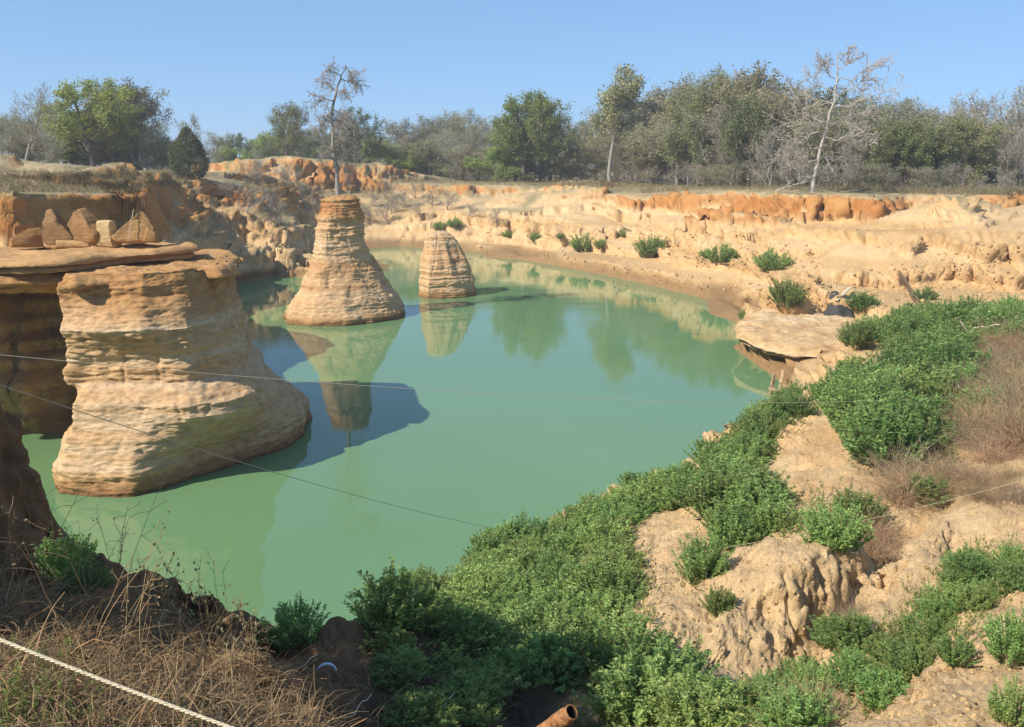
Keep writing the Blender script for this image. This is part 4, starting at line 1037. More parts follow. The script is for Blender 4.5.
def where(q, seed):
    vx, vy, vz = q.x, q.y * ca - (q.z - CAM_H) * sa, q.y * sa + (q.z - CAM_H) * ca
    px, py = 512 + FOC * vx / vy, 363.5 - FOC * vz / vy
    if seed == 1: return ', close to the pond' if py < 560 else ', beside the sandy patch' if px > 640 else ', near the rusty pipe' if py > 670 else ', next to the shaded hollow' if px < 520 else ', in its centre'
    if seed == 2: return ', below the wooden frame' if py < 440 else ', left of the bare slope' if px < 750 and py < 500 else ', above the earth lump' if px > 730 else ', beside the sandy patch'
    return ', next to the rock ledge' if py < 370 and px < 880 else ', before the tan bluff' if py < 350 else ', beside the dead brush' if px > 925 else ', around the bare gap' if py < 400 else ', at its lower end'
def mass(poly, n, gap, size, label, group, seed, protos=SH, flat=.85, name='leafy_shrub'):
    for q in scatter(poly, n, gap, seed, rad=(.36 * size if seed in (1, 2, 3) else 0)):
        s = size * rs_.uniform(.75, 1.25)
        lb = label + (where(q, seed) if seed in (1, 2, 3) else '')
        put(name, rs_.choice(protos), (q.x, q.y, q.z - .06 * s), rs_.uniform(0, 6.28), (s * 1.1, s * 1.1, s * flat), lb, 'shrub', group)
# thickets of the near slope
mass([(385,590),(430,575),(480,548),(545,532),(600,515),(640,498),(660,520),(640,560),(655,600),(668,650),(690,690),(705,735),(606,735),(575,690),(520,640),(470,600),(420,600)], 110, .52, .82, 'leafy shrub in the middle thicket', 'shrubs of the middle thicket', 1, SH[:3])
mass([(640,500),(690,475),(735,448),(775,408),(800,398),(830,400),(800,440),(760,475),(790,500),(780,535),(740,550),(700,560),(665,530)], 44, .68, .95, 'leafy shrub along the near shore', 'shrubs along the near shore', 2)
mass([(845,345),(880,330),(940,322),(960,345),(960,400),(935,420),(930,455),(900,470),(870,455),(835,430),(820,400),(850,385),(905,375),(880,350)], 60, .8, 1.3, 'leafy shrub of the big crest thicket', 'shrubs of the crest thicket', 3, SH, 1.0)
mass([(940,325),(1000,312),(1030,312),(1030,345),(1000,350),(960,345)], 16, .9, 1.3, 'leafy shrub behind the dry brush at the top right of the slope', 'shrubs at the top right', 4)
mass([(915,640),(925,605),(955,580),(1000,555),(1024,565),(1020,590),(970,612),(930,645)], 15, .38, .46, 'leafy shrub in the upper gully of the right slope', 'shrubs of the upper gully', 5)
mass([(850,668),(880,645),(910,650),(925,668),(905,695),(880,708),(850,695)], 15, .34, .42, 'leafy shrub in the lower gully of the right slope', 'shrubs of the lower gully', 6)
mass([(790,690),(830,640),(850,640),(830,680),(800,735),(705,735),(700,700),(745,700)], 12, .45, .5, 'leafy shrub at the foot of the big earth lump', 'shrubs below the earth lump', 7)
mass([(372,622),(405,606),(470,604),(540,652),(548,700),(500,690),(440,650),(400,650)], 26, .36, .62, 'dark leafy shrub in the deep shade of the hollow', 'shrubs in the shaded hollow', 8, SH[3:], .75)
mass([(385,650),(430,652),(520,690),(530,715),(420,735),(390,700)], 12, .34, .42, 'low dark shrub at the bottom of the shaded hollow', 'low shrubs at the bottom of the hollow', 9, SH[3:], .6)
for px, py, s, lab in [
    (712, 462, 1.0, "leafy shrub on the point of bare earth by the water"),
    (720, 612, .42, 'small leafy shrub alone on the bare left flank of the big earth lump'),
    (832, 545, .9, 'leafy shrub growing over the top edge of the big earth lump'),
    (858, 522, .8, 'leafy shrub behind the right top corner of the earth lump'),
    (700, 575, .75, 'leafy shrub left of the earth lump above the sandy patch'),
    (735, 545, .8, 'leafy shrub above the left flank of the earth lump'),
    (993, 330, 1.1, 'leafy shrub between two patches of dry brush at the top of the slope'),
    (985, 420, 1.2, 'yellowish green shrub beside the brown dry brush on the right'),
    (925, 500, .7, 'leafy shrub between the dry brush and the bare ridge crest'),
    (1010, 655, .5, 'small leafy shrub at the right edge on the lower ridge'),
    (955, 660, .35, 'tiny leafy shrub on the bare crest of the lower ridge'),
    (1015, 720, .4, 'dark leafy shrub in the lower right corner'),
    (296, 640, .55, 'dark leafy shrub standing over the water on the shaded mound'),
    (392, 622, .7, 'leafy shrub at the left end of the middle thicket by the water'),
    (428, 604, .75, 'leafy shrub second from the water end of the middle thicket'),
    (70, 575, .42, 'small leafy plant at the foot of the left earth bank'),
    (88, 590, .3, 'low dark plant on the rim beside the left earth bank')]:
    shrub(px, py, s, lab)
# bushes of the far banks
FARB = [(583, 249, 2.6, 'round green bush on the far beach, left of the biggest one'), (650, 254, 3.1, 'biggest round green bush on the far bank'), (722, 261, 2.3, 'green bush on the pale slope right of the biggest far bush'), (772, 268, 2.5, 'green bush at the end of the pale slope'),
        (787, 303, 1.9, 'green bush behind the overhanging ledge'), (862, 308, 1.5, 'low green bush beside the dark sheet on the ledge terrace'), (925, 300, 1.2, 'small green bush below the leaning plank'), (748, 322, 1.1, 'grey green bush on the tip of the ledge'),
        (625, 236, 1.5, 'small bush left above the biggest far bush'), (508, 237, 1.4, 'small bush on the far bank behind the stump pillar'), (535, 240, 1.3, 'small bush in the middle of the far bank'), (560, 238, .9, 'tiny bush on the far bank beside a dark hollow'),
        (455, 226, 1.8, 'low green bush above the stump pillar'), (440, 228, 1.5, 'low green bush left above the stump pillar'), (600, 247, 1.3, 'small bush between the two round far bushes'), (705, 258, 1.2, 'low bush hugging the left of the pale slope bush')]
BARE.append(HOLLOW)
for px, py, w, lab in FARB: shrub(px, py, w * 1.08, lab, protos=SH[:3], flat=.8)
for i, (px, py) in enumerate([(372, 206), (392, 214), (405, 208), (420, 216), (432, 205), (447, 210), (470, 218), (365, 222), (388, 224), (497, 224), (415, 198), (385, 198), (352, 212), (258, 178), (290, 184), (232, 198), (270, 210), (248, 216), (300, 195), (280, 226), (262, 186), (310, 210), (325, 222)]):
    q = hit(px, py)
    if q is None: continue
    s = .26 + .1 * (i % 3) * .6
    put('bare_shrub', PT['bare2'], (q.x, q.y, q.z - .1), i * 1.1, (s * 1.4, s * 1.4, s * .8), 'grey leafless shrub on the eroded left far bank', 'shrub', 'grey shrubs on the far left bank')
# dry brush on the right
DB = [brush(s, 420) for s in (201, 202)] + [brush(203, 380, mat=plain_mat('grey_brush', (.33, .255, .17), scale=20))]
def dry(px, py, size, label, group=None, k=None, flat=1.0):
    q = hit(px, py)
    if q is None: return
    me, mt = DB[k if k is not None else rs_.randrange(3)]
    o = link('dry_brush', me, mt); o.location = (q.x, q.y, q.z - .05); o.rotation_euler = (0, 0, rs_.uniform(0, 6.28)); o.scale = (size * 1.2, size * 1.2, size * flat)
    tag(o, label, 'dry brush', group)
for poly, n, gap, sz, lab, grp, sd_ in [
    ([(905,430),(950,410),(965,440),(945,490),(905,505),(890,490)], 16, .6, .95, 'brown dead brush below the crest thicket', 'dead brush below the crest thicket', 21),
    ([(950,345),(1030,335),(1030,470),(990,460),(965,420),(955,390)], 34, .7, 1.15, 'brown dead brush on the upper right of the slope', 'dead brush on the upper right', 22),
    ([(860,520),(895,530),(885,560),(870,555)], 4, .4, .7, 'dead brush in the shaded notch behind the earth lump', 'dead brush in the notch', 23),
    ([(835,590),(860,605),(850,630),(830,625)], 3, .4, .4, 'wisp of dry grass on the fluted face of the lump', 'dry wisps on the lump', 24),
    ([(800,690),(830,680),(830,725),(805,725)], 5, .3, .38, 'brown dried weed at the foot of the gully', 'dried weeds in the gully', 25),
    ([(960,480),(1030,470),(1030,510),(980,500)], 7, .5, .55, 'sparse dry tuft on the sandy crest at the right', 'dry tufts on the crest', 26)]:
    for q in scatter(poly, n, gap, sd_, green=False):
        me, mt = DB[rs_.randrange(3)]; s = sz * rs_.uniform(.75, 1.2)
        o = link('dry_brush', me, mt); o.location = (q.x, q.y, q.z - .05); o.rotation_euler = (0, 0, rs_.uniform(0, 6.28)); o.scale = (s * 1.2, s * 1.2, s * .9)
        tag(o, lab, 'dry brush', grp)
# ---------------------------------------------------------------- stuff: dry grass on the rim, herbs, tufts on the plateaus
def strands(points, lo, hi, r, seed, lean=.5, segs=4, droop=.3):
    rs = np.random.RandomState(seed); n = len(points); b = np.array(points, float)
    a = rs.uniform(0, 6.283, n); d = np.stack([np.cos(a) * lean, np.sin(a) * lean, np.ones(n)], 1) + rs.normal(size=(n, 3)) * .3 * lean
    d /= np.linalg.norm(d, axis=1)[:, None]; L = rs.uniform(lo, hi, n)[:, None]
    P_ = [b]
    for i in range(segs):
        d = d + rs.normal(size=(n, 3)) * .18; d[:, 2] -= droop * i / segs
        d /= np.linalg.norm(d, axis=1)[:, None]; P_.append(P_[-1] + d * L / segs)
    P_ = np.stack(P_, 1)                               # n, segs+1, 3
    t = P_[:, -1] - P_[:, 0]; s = np.cross(t, rs.normal(size=(n, 3))); s /= np.linalg.norm(s, axis=1)[:, None] + 1e-9
    s2 = np.cross(t / (np.linalg.norm(t, axis=1)[:, None] + 1e-9), s)
    rad = np.linspace(r, r * .4, segs + 1)[None, :, None, None] * rs.uniform(.6, 1.4, n)[:, None, None, None]
    ring = np.stack([s, -.5 * s + .87 * s2, -.5 * s - .87 * s2], 1)  # n,3,3
    V = P_[:, :, None, :] + rad * ring[:, None]
    base = (np.arange(n) * (segs + 1) * 3)[:, None, None]
    i = (np.arange(segs) * 3)[None, :, None]; j = np.arange(3)[None, None, :]; j2 = (j + 1) % 3
    F = np.stack([base + i + j, base + i + j2, base + i + 3 + j2, base + i + 3 + j], -1).reshape(-1, 4)
    return V.reshape(-1, 3), F
def ground_pts(poly, n, seed, zmin=.5, green=False):
    r = random.Random(seed); out = []
    xs = [p[0] for p in poly]; ys = [p[1] for p in poly]
    for _ in range(n * 4):
        px, py = r.uniform(min(xs), max(xs)), r.uniform(min(ys), max(ys))
        if not inside(px, py, poly): continue
        if green and any(inside(px, py, e_) for e_ in BARE): continue
        q = hit(px, py)
        if q is None or q.z < zmin: continue
        out.append((q.x, q.y, q.z - .01))
        if len(out) >= n: break
    return out
RIM = [(-30,590),(30,588),(62,580),(100,600),(180,632),(270,668),(298,700),(330,740),(330,760),(-40,760)]
parts = []
pts_ = ground_pts(RIM, 7500, 31)
parts.append(strands(pts_, .08, .28, .0019, 1, 2.0, 4, .7))
parts.append(strands(pts_[:450], .15, .4, .0022, 2, .9, 4, .5))
DARK = [(300,650),(400,640),(480,650),(520,700),(480,735),(340,735)]
pts2_ = ground_pts(DARK, 1500, 32)
parts.append(strands(pts2_[:800], .10, .35, .0025, 3, 1.6, 4, .6))
def join(parts):
    V, F, o = [], [], 0
    for v, f in parts: V.append(v); F.append(f + o); o += len(v)
    return np.concatenate(V), np.concatenate(F)
V, F = join(parts)
g = link('dry_grass', mesh_from('dry_grass', V, F, False), M_dry); g['kind'] = 'stuff'
# tufts on the plateaus and benches
parts = []
for poly, n, lo, hi, r, sd_ in [([(-10,172),(140,172),(150,185),(140,194),(-10,192)], 4500, .12, .38, .011, 41), ([(200,205),(260,200),(300,232),(250,240),(195,235)], 1300, .15, .35, .014, 42), ([(140,165),(200,172),(180,190),(150,185)], 1200, .3, .6, .014, 45),
                             ([(640,184),(1040,186),(1040,196),(905,194),(870,191),(700,190),(640,194)], 7000, .3, .8, .016, 43), ([(395,178),(640,182),(640,188),(395,183)], 2500, .3, .7, .022, 44), ([(240,178),(385,186),(400,200),(250,196)], 1600, .3, .7, .02, 46)]:
    parts.append(strands(ground_pts(poly, n, sd_), lo, hi, r, sd_, .6, 2, .4))
V, F = join(parts)
M_tuft = leaf_mat('dry_tuft', (.36, .29, .16), (.66, .55, .35), .95, .5)
g = link('plateau_grass', mesh_from('plateau_grass', V, F, False), M_tuft); g['kind'] = 'stuff'
# small herbs between the shrubs: one mass of ground cover
def herb_mesh():
    V0 = np.zeros(len(HB[0][1][1].vertices) * 3); HB[0][1][1].vertices.foreach_get('co', V0); return V0.reshape(-1, 3)
H0 = herb_mesh()
def cover(poly_list, seed):
    rs = np.random.RandomState(seed); V = []
    for poly, n, s0 in poly_list:
        for p in ground_pts(poly, n, seed + n, green=True):
            a = rs.uniform(0, 6.283); s = s0 * rs.uniform(.5, 1.3); k = rs.randint(0, 5) * 4 * 88
            q = H0[k:k + 4 * 352]; c, sn = math.cos(a) * s, math.sin(a) * s
            V.append(np.stack([q[:, 0] * c - q[:, 1] * sn + p[0], q[:, 0] * sn + q[:, 1] * c + p[1], q[:, 2] * s + p[2]], 1))
    V = np.concatenate(V); return V, np.arange(len(V)).reshape(-1, 4)
V, F = cover([([(380,600),(480,548),(600,515),(690,470),(790,405),(820,420),(770,480),(700,520),(650,560),(660,650),(700,735),(560,735),(500,640)], 240, .8),
              ([(820,400),(930,330),(1020,320),(1020,400),(930,480),(860,470)], 130, 1.1), ([(860,720),(840,650),(940,560),(1024,545),(1024,590),(920,690)], 90, .6),
              ([(690,735),(700,690),(800,690),(830,735)], 70, .5), ([(760,500),(860,500),(880,530),(780,535)], 40, .7), ([(660,600),(700,560),(760,540),(700,640)], 22, .45), ([(-10,660),(70,665),(110,735),(-10,740)], 26, .28), ([(120,690),(200,700),(210,735),(120,735)], 5, .2)], 51)
g = link('ground_cover', mesh_from('ground_cover', V, F, False), L_herb); g['kind'] = 'stuff'
# tall dry weeds standing on the rim against the water
def weed(seed, h, n, leafy_=False):
    rs = np.random.RandomState(seed); lines = []; pos = []
    for k in range(n):
        d = unit(UP + rs.normal(size=3) * .28); q = [np.array([rs.normal() * .05, rs.normal() * .05, -.03])]
        hh = h * rs.uniform(.6, 1.1)
        for i in range(6):
            d = unit(d + rs.normal(size=3) * .10); q.append(q[-1] + d * hh / 6)
        q = np.array(q); lines.append((q, np.linspace(.0028, .0012, 7)))
        for j in range(5):
            t = rs.uniform(.4, 1); i = min(int(t * 6), 5); b = q[i] + (q[i + 1] - q[i]) * (t * 6 - i)
            e = b + unit(d + rs.normal(size=3) * .8) * hh * .16; lines.append((np.array([b, (b + e) / 2 + rs.normal(size=3) * .004, e]), np.array([.0016, .0013, .0011])))
            pos += [e] * 2
    V, F = tubes(lines, 3)
    out = [('stems', mesh_from('stems', V, F), [M_dry])]
    pos = np.array(pos); pos = pos + rs.normal(size=pos.shape) * .008
    v, f = leaf_quads(pos, .03 if leafy_ else .018, rs, .5); out.append(('leaves' if leafy_ else 'seed_heads', mesh_from('seed_heads', v, f, False), [L_olive if leafy_ else M_dry]))
    return out
# unseen bushes added on the bank beside the viewer to shade the hollow
for bx, by, bs, lab_ in [(-4.5, 4.3, 2.1, 'big leafy bush added out of view on the left bank to shade the hollow'), (-4.9, 3.1, 1.6, 'second leafy bush added out of view on the left bank to shade the hollow'), (-5.0, 5.9, 1.35, 'third leafy bush added out of view on the left bank to shade the hollow')]:
    put('leafy_shrub', SH[3], (bx, by, gz(bx, by) - .1), 1.0, (bs, bs, bs * .9), lab_, 'shrub')
WD = [weed(1, .6, 4), weed(2, .75, 3), weed(3, .5, 5, True), weed(4, .45, 6, True)]
for i, (px, py, s, k) in enumerate([(60, 580, 1.0, 1), (95, 598, .9, 0), (120, 605, 1.1, 1), (135, 612, .8, 0), (150, 614, .8, 2), (163, 620, .9, 2), (175, 624, .8, 3), (190, 630, 1.0, 2), (205, 636, .8, 3), (222, 645, .9, 0), (235, 650, .7, 3), (250, 658, .8, 2), (110, 640, 1.1, 1), (30, 600, 1.1, 1), (45, 605, .9, 0), (10, 598, .9, 0), (75, 650, 1.0, 1), (140, 665, .9, 1), (260, 668, .6, 0), (310, 690, .6, 1)]):
    q = hit(px, py)
    if q is None: continue
    put('dry_weed', WD[k], (q.x, q.y, q.z), i * 1.7, s, ('thin dry weed stalk standing up from the dead grass on the near rim' if k < 2 else 'small leafy weed on the near rim in front of the water'), 'weed', 'weeds on the near rim')
# ================================================================ SMALL MAN MADE THINGS AND DEBRIS
M_rope = plain_mat('pale_rope', (.62, .53, .36), .8, .2, 60)
M_line = plain_mat('thin_line', (.60, .52, .34), .7, .1, 30)
M_line2 = plain_mat('thin_green_line', (.66, .64, .44), .7, .1, 30)
M_rust = plain_mat('rust', (.40, .20, .085), .9, .45, 22, .2, (.13, .065, .03))
M_bore = plain_mat('pipe_inside', (.03, .02, .015), .95)  # near black colour for the inside of the pipe
M_blue = plain_mat('blue_plastic', (.66, .74, .82), .45, .15, 6, .5)
M_wood = plain_mat('weathered_wood', (.42, .29, .17), .9, .35, 12)
M_wood_pale = plain_mat('bleached_wood', (.58, .47, .33), .9, .25, 12)
M_wood_dark = plain_mat('dark_wood', (.20, .125, .07), .9, .4, 12)
M_sheet = plain_mat('dark_sheet', (.055, .055, .055), .6, .3, 4)
def span(name, a, b, sag, r, mat, label, cat, n=60, twist=0):
    a, b = np.array(a), np.array(b); t = np.linspace(0, 1, n)[:, None]
    q = a + (b - a) * t; q[:, 2] -= sag * 4 * (t * (1 - t))[:, 0]
    if twist:                                            # three laid strands
        L = np.linalg.norm(b - a); ph = np.linspace(0, L / .05 * 6.283, n * 12); tt = np.linspace(0, 1, n * 12)
        qq = np.stack([np.interp(tt, t[:, 0], q[:, k]) for k in range(3)], 1); d = unit(b - a); s = unit(np.cross(d, UP)); u = np.cross(s, d)
        lines = [(qq + (np.cos(ph + o)[:, None] * s + np.sin(ph + o)[:, None] * u) * r * .55, np.full(len(qq), r * .58)) for o in (0, 2.094, 4.189)]
        V, F = tubes(lines, 5)
    else: V, F = tubes([(q, np.full(n, r))], 5)
    o = link(name, mesh_from(name, V, F), mat); return tag(o, label, cat)
span('rope', P(-60, 615, 2.25), P(300, 752, 2.0), .01, .0052, M_rope, 'thick pale twisted rope stretched across the near left corner', 'rope', 40, 1)
span('fishing_line', P(-30, 352, 9.0), P(1060, 385, 24), .55, .004, M_line2, 'thin line spanning the pond from the butte to the right bushes', 'line')
h2 = hit(905, 506) or Vector(P(905, 506, 15)); a_, m_ = P(-30, 375, 7.5), P(497, 529, 14.5)
span('fishing_line', a_, m_, .12, .0045, M_line, 'thin brown line running down from the left bank into the thicket', 'line')
span('fishing_line', P(700, 552, 12.6), P(1060, 470, 13.2), .10, .003, M_rope, 'thin pale line crossing above the big earth lump to the right', 'line')
# rusty pipe poking out of the bank
def pipe(a, b, r, label):
    a, b = np.array(a), np.array(b); d = unit(b - a); s = unit(np.cross(d, UP)); u = np.cross(s, d)
    n = 28; an = np.linspace(0, 2 * np.pi, n, endpoint=False)
    ring = np.cos(an)[:, None] * s + np.sin(an)[:, None] * u
    L = np.linalg.norm(b - a); prof = [(0, r), (L * .3, r * .99), (L * .62, r * 1.01), (L * .7, r * 1.0), (L * .985, r), (L, r * .985), (L, r * .84)]
    V = np.concatenate([a + d * t + ring * q * (1 + .012 * np.sin(an * 5 + t * 9))[:, None] for t, q in prof])
    i = np.arange(len(prof) - 1)[:, None] * n; j = np.arange(n)[None]; j2 = (j + 1) % n
    F = np.stack([i + j, i + j2, i + n + j2, i + n + j], -1).reshape(-1, 4)
    e = tag(empty('rusty_pipe', a.tolist()), label, 'pipe')
    link('pipe_wall', mesh_from('pipe_wall', V - a, F), M_rust, e)
    prof = [(L * .985, r * .84), (L * .5, r * .82), (L * .5, r * .01)]
    V = np.concatenate([a + d * t + ring * q for t, q in prof]); i = np.arange(2)[:, None] * n
    F = np.stack([i + j, i + n + j, i + n + j2, i + j2], -1).reshape(-1, 4)
    link('bore', mesh_from('bore', V - a, F), M_bore, e)
    prof = [(L * .80, r * 1.0), (L * .805, r * 1.10), (L * .93, r * 1.10), (L * .935, r * 1.0)]
    ring_o = np.concatenate([a + d * t + ring * q for t, q in prof]); i = np.arange(len(prof) - 1)[:, None] * n
    F = np.stack([i + j, i + j2, i + n + j2, i + n + j], -1).reshape(-1, 4)
    link('collar', mesh_from('collar', ring_o - a, F), M_rust, e)
    return e
h0 = hit(560, 722)
dd_ = h0.y
pipe(P(496, 764, dd_ - .75), P(572, 712, dd_ - 1.2), .060, 'rusty iron pipe poking out at the bottom among the shrubs')
# half buried blue hoop in the shaded mound
q = hit(328, 668)
hb = []
for k in range(15):
    t = math.pi * (k / 14) * 1.05 - .05; hb.append((.10 * math.cos(t), 0, .085 * math.sin(t)))
V, F = tubes([(np.array(hb), np.full(15, .014))], 8)
V2 = np.concatenate([V]); o = link('plastic_hoop', mesh_from('plastic_hoop', V2, F), M_blue); o.location = (q.x, q.y - .06, q.z + .0); o.rotation_euler = (R(-12), R(-8), R(12)); o.scale = (.75, 1.3, .8)
tag(o, 'pale blue plastic hoop half buried in the shaded mound', 'plastic scrap')
def stick(name, a, b, r, mat, label, cat, group=None, crook=.02, sides=6, flat=None):
    a, b = np.array(a, float), np.array(b, float); n = 9; t = np.linspace(0, 1, n)[:, None]
    rs = np.random.RandomState(int(abs(a[0] * 100)) % 1000); q = a + (b - a) * t; q[1:-1] += rs.normal(size=(n - 2, 3)) * np.linalg.norm(b - a) * crook
    V, F = tubes([(q, np.linspace(r, r * .7, n))], sides)
    caps = np.array([[0, 1, 2, 3], [len(V) - 1, len(V) - 2, len(V) - 3, len(V) - 4]])
    o = link(name, mesh_from(name, V, np.concatenate([F, caps]), sides > 4), mat); return tag(o, label, cat, group)
def board(name, a, b, w, th, mat, label, cat, roll=0.0):
    """a sawn board from a to b with worn uneven ends"""
    a, b = np.array(a, float), np.array(b, float); d = unit(b - a); s = unit(np.cross(d, UP)); u = np.cross(s, d)
    s, u = s * math.cos(roll) + u * math.sin(roll), u * math.cos(roll) - s * math.sin(roll)
    rs = np.random.RandomState(int(abs(a[1] * 100)) % 1000); n = 8; V = []
    for i in range(n + 1):
        c = a + (b - a) * i / n + rs.normal(size=3) * .006; k = w / 2 * (1 + rs.normal() * .05)
        for x, z in ((-1, -1), (1, -1), (1, 1), (-1, 1)): V.append(c + s * x * k + u * z * th / 2 + (d * rs.normal() * .03 if i in (0, n) else 0))
    F = []
    for i in range(n):
        for j in range(4): F.append([i * 4 + j, i * 4 + (j + 1) % 4, i * 4 + 4 + (j + 1) % 4, i * 4 + 4 + j])
    F += [[3, 2, 1, 0], [n * 4, n * 4 + 1, n * 4 + 2, n * 4 + 3]]
    o = link(name, mesh_from(name, np.array(V), np.array(F), False), mat); return tag(o, label, cat)
# stick leaning on the triangular rock
stick('stick', P(112 + 22, 209, 30.1), P(128, 241, 29.7), .014, M_wood_pale, 'thin pale stick leaning on the triangular rock', 'stick', crook=.008)
# broken timber frame standing in the water below the ledge
fr = tag(empty('broken_frame', W(772, 398)), 'broken wooden frame of two posts and a rail standing at the water edge', 'wooden frame')
f0 = np.array(fr.location)
for nm, a, b in [('post', U(770, 400, -.3), U(774, 374, .95)), ('post', U(777, 404, -.3), U(783, 370, 1.05)), ('rail', U(769, 388, .35), U(780, 391, .4))]:
    o = board(nm, np.array(a) - f0, np.array(b) - f0, .13 if nm == 'post' else .10, .10, M_wood, '', ''); del o['label'], o['category']; o.parent = fr
# debris on the terrace
def at(px, py, dz=0.0):
    q = hit(px, py); return np.array([q.x, q.y, q.z + dz])
q = at(838, 309)
rs4 = np.random.RandomState(4); nx_, ny_ = 18, 12
gx, gy = np.meshgrid(np.linspace(-1.0, 1.0, nx_), np.linspace(-.6, .6, ny_), indexing='ij')
gx = gx + .12 * noise2(gx * 2, gy * 2, 8); gy = gy + .12 * noise2(gx * 2, gy * 2, 9) + .25 * gx
gzz = np.array([[gz(q[0] + a, q[1] + b) for a, b in zip(ra, rb)] for ra, rb in zip(gx, gy)]) - q[2]
for _ in range(8): gzz[1:-1, 1:-1] = .25 * (gzz[:-2, 1:-1] + gzz[2:, 1:-1] + gzz[1:-1, :-2] + gzz[1:-1, 2:])
gzz = gzz + .13 + .07 * noise2(gx * 2.7, gy * 3.1, 5)
top_ = np.stack([gx, gy, gzz], -1).reshape(-1, 3); bot_ = top_ - np.array([0, 0, .03])
ii = np.arange(nx_ * ny_).reshape(nx_, ny_)
Ft = np.stack([ii[:-1, :-1], ii[1:, :-1], ii[1:, 1:], ii[:-1, 1:]], -1).reshape(-1, 4)
ed = np.concatenate([ii[:, 0], ii[-1, 1:], ii[-2::-1, -1], ii[0, -2:0:-1]])
Fe = np.array([[a, a + nx_ * ny_, b + nx_ * ny_, b] for a, b in zip(ed, np.roll(ed, -1))])
o = link('crumpled_sheet', mesh_from('crumpled_sheet', np.concatenate([top_, bot_]), np.concatenate([Ft, (Ft + nx_ * ny_)[:, ::-1], Fe]), False), M_sheet); o.location = q.tolist()
tag(o, 'dark crumpled sheet lying on the ledge terrace beside loose boards', 'sheet')
board('plank', at(836, 304, .22), at(849, 295, .45), .2, .05, M_wood_pale, 'pale plank sticking up behind the dark crumpled sheet', 'plank')
board('plank', at(829, 306, .22), at(843, 315, .10), .30, .06, M_wood, 'brown plank lying in front of the dark crumpled sheet', 'plank')
board('plank', at(850, 305, .25), at(858, 300, .35), .2, .05, M_wood, 'short brown board at the right of the dark crumpled sheet', 'plank')
board('plank', at(899, 274, .2), at(918, 302, .12), .13, .06, M_wood_dark, 'long brown plank leaning down the tan bluff', 'plank')
board('plank', at(906, 288, .15), at(915, 304, .10), .14, .07, M_wood_dark, 'short dark plank beside the long leaning plank', 'plank')
# bleached sticks in the dry brush on the crest
stick('stick', at(978, 352, .2), P(958, 318, at(978, 352)[1] - .2), .045, M_wood_pale, 'thick bleached stick standing out of the dry brush on the crest', 'stick')
stick('stick', at(962, 345, .1), P(948, 323, at(962, 345)[1]), .028, M_wood_pale, 'thinner bleached stick left of the thick one in the brush', 'stick')
stick('stick', P(972, 328, at(985, 345)[1]), P(1000, 325, at(995, 345)[1] - .3), .03, M_wood_pale, 'bleached stick lying level on top of the brush', 'stick')
stick('stick', P(952, 384, at(960, 400)[1] - .3), at(978, 415, .2), .022, M_bark_grey, 'bowed grey stick arching through the dead brush', 'stick', crook=.05)
# pale sticks in the foreground shade
q_ = at(285, 680, .03)
stick('stick', P(272, 690, q_[1]), P(318, 655, q_[1] + .1), .007, M_wood_pale, 'bent pale stick at the edge of the shade on the rim', 'stick', crook=.02)
stick('stick', at(432, 722, .02), at(455, 704, .12), .007, M_wood_pale, 'short pale stick in the dark hollow', 'stick', crook=.012)
stick('stick', at(350, 722, .04), at(372, 706, .10), .005, M_wood_pale, 'thin pale stick at the bottom edge of the dark hollow', 'stick', crook=.012)
# small loose stones on the bare earth and on the far beaches
rs5 = random.Random(77)
bp = [boulder(1, .8, .6, 60 + i, (), 3, .05) for i in range(3)]
bm_ = [mesh_from('stone', V, F, True, np.array([.55, .39, .21])[None] * (1 + .4 * n1)[:, None]) for V, F, n1 in bp]
for poly, n, lo, hi, lab, grp in [([(620,560),(700,540),(760,560),(700,660),(650,600)], 40, .03, .10, 'small tan clod lying on the bare earth left of the lump', 'clods left of the lump'),
                                  ([(930,600),(1024,590),(1024,727),(900,727)], 60, .02, .09, 'small tan clod lying on the lower right ridge', 'clods on the lower right ridge'),
                                  ([(860,345),(890,345),(885,370),(865,370)], 14, .1, .3, 'pale clod in the bare gap of the crest thicket', 'clods in the thicket gap'),
                                  ([(760,305),(835,290),(850,325),(770,330)], 36, .08, .32, 'pale clod on the terrace behind the ledge', 'clods on the terrace'),
                                  ([(820,285),(1020,288),(1020,300),(850,305)], 30, .06, .25, 'pale clod at the foot of the tan bluff', 'clods below the bluff')]:
    for q in scatter(poly, n, .02, n + 90, green=False):
        o = link('clod', rs5.choice(bm_), M_rock); s = rs5.uniform(lo, hi) ; o.location = (q.x, q.y, q.z - s * .15); o.scale = (s, s, s); o.rotation_euler = (rs5.uniform(-.3, .3), rs5.uniform(-.3, .3), rs5.uniform(0, 6.28))
        tag(o, lab, 'clod', grp)

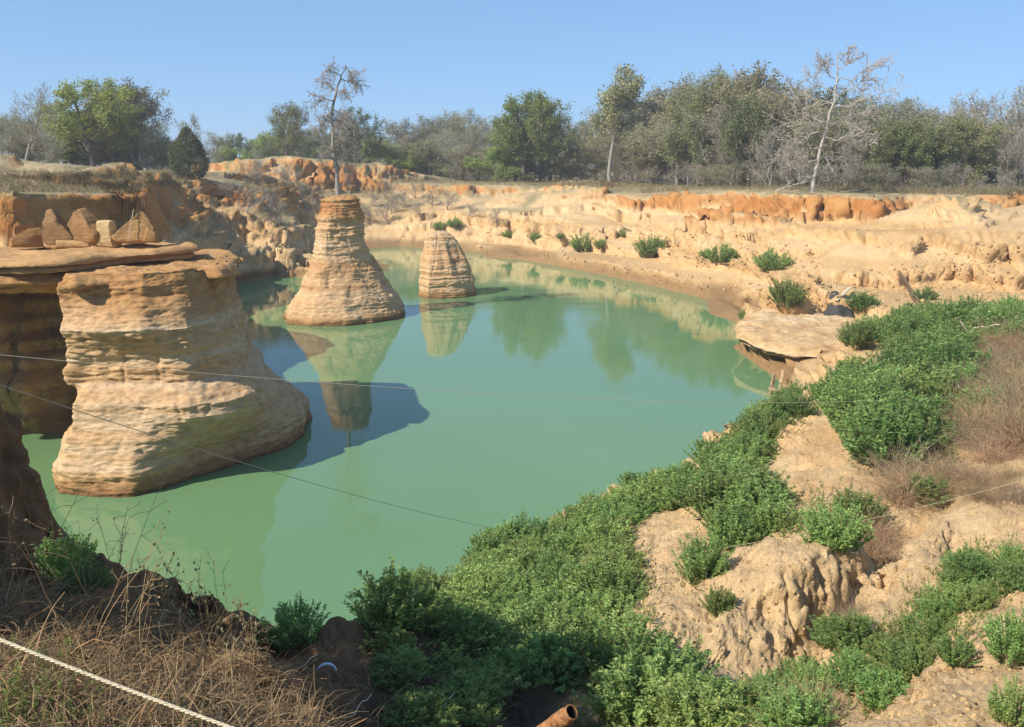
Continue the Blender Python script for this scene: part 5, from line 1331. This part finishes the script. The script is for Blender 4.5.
# grit and crumbled earth: far too many to count
def grit(polys, seed, lo, hi, name):
    rs = np.random.RandomState(seed)
    import bmesh
    bm = bmesh.new(); bmesh.ops.create_icosphere(bm, subdivisions=1, radius=.5)
    V0 = np.array([v.co[:] for v in bm.verts]); F0 = np.array([[v.index for v in f.verts] for f in bm.faces]); bm.free()
    P0 = np.concatenate([np.array(ground_pts(p, n, seed + n)) for p, n in polys]); n = len(P0)
    s = lo * (hi / lo) ** (rs.rand(n) ** 2.2)
    J = V0[None] * rs.uniform(.65, 1.25, (n, len(V0), 1)) * s[:, None, None] * rs.uniform(.6, 1.2, (n, 1, 3))
    V = (J + P0[:, None] + np.array([0, 0, .25])[None, None] * s[:, None, None]).reshape(-1, 3)
    F = (F0[None] + (np.arange(n) * len(V0))[:, None, None]).reshape(-1, 3)
    c = np.array([.58, .40, .205])[None] * rs.uniform(.65, 1.2, (n, 1)); c = np.repeat(c, len(V0), 0)
    g = link(name, mesh_from(name, V, F, False, c), M_rock); g['kind'] = 'stuff'
grit([([(640,520),(760,500),(880,540),(900,620),(860,727),(700,690),(650,640)], 2200), ([(860,600),(1030,450),(1030,735),(860,735)], 2600), ([(755,470),(822,402),(860,500),(800,505)], 500)], 71, .008, .07, 'earth_crumbs')
grit([([(735,285),(850,275),(1030,230),(1030,305),(850,310),(750,330)], 1700), ([(400,243),(560,250),(740,285),(740,296),(560,262),(400,246)], 900), ([(440,215),(640,225),(820,240),(820,275),(640,262),(440,240)], 1500)], 72, .05, .30, 'bank_rubble')

# ================================================================ AIR
def haze_box(density):
    v = np.array([(x, y, z) for z in (-6.0, 34.0) for y in (-1700.0, 1700.0) for x in (-1700.0, 1700.0)])
    f = np.array([[0, 2, 3, 1], [4, 5, 7, 6], [0, 1, 5, 4], [2, 6, 7, 3], [0, 4, 6, 2], [1, 3, 7, 5]])
    m = bpy.data.materials.new('haze'); m.use_nodes = True; N = m.node_tree.nodes; L = m.node_tree.links
    N.remove(N['Principled BSDF'])
    p = N.new('ShaderNodeVolumePrincipled'); p.inputs['Density'].default_value = density; p.inputs['Color'].default_value = (.93, .95, .97, 1); p.inputs['Anisotropy'].default_value = .2
    L.new(p.outputs[0], N['Material Output'].inputs['Volume'])
    o = link('haze', mesh_from('haze', v, f, False), m); o['kind'] = 'stuff'
haze_box(0.0008)
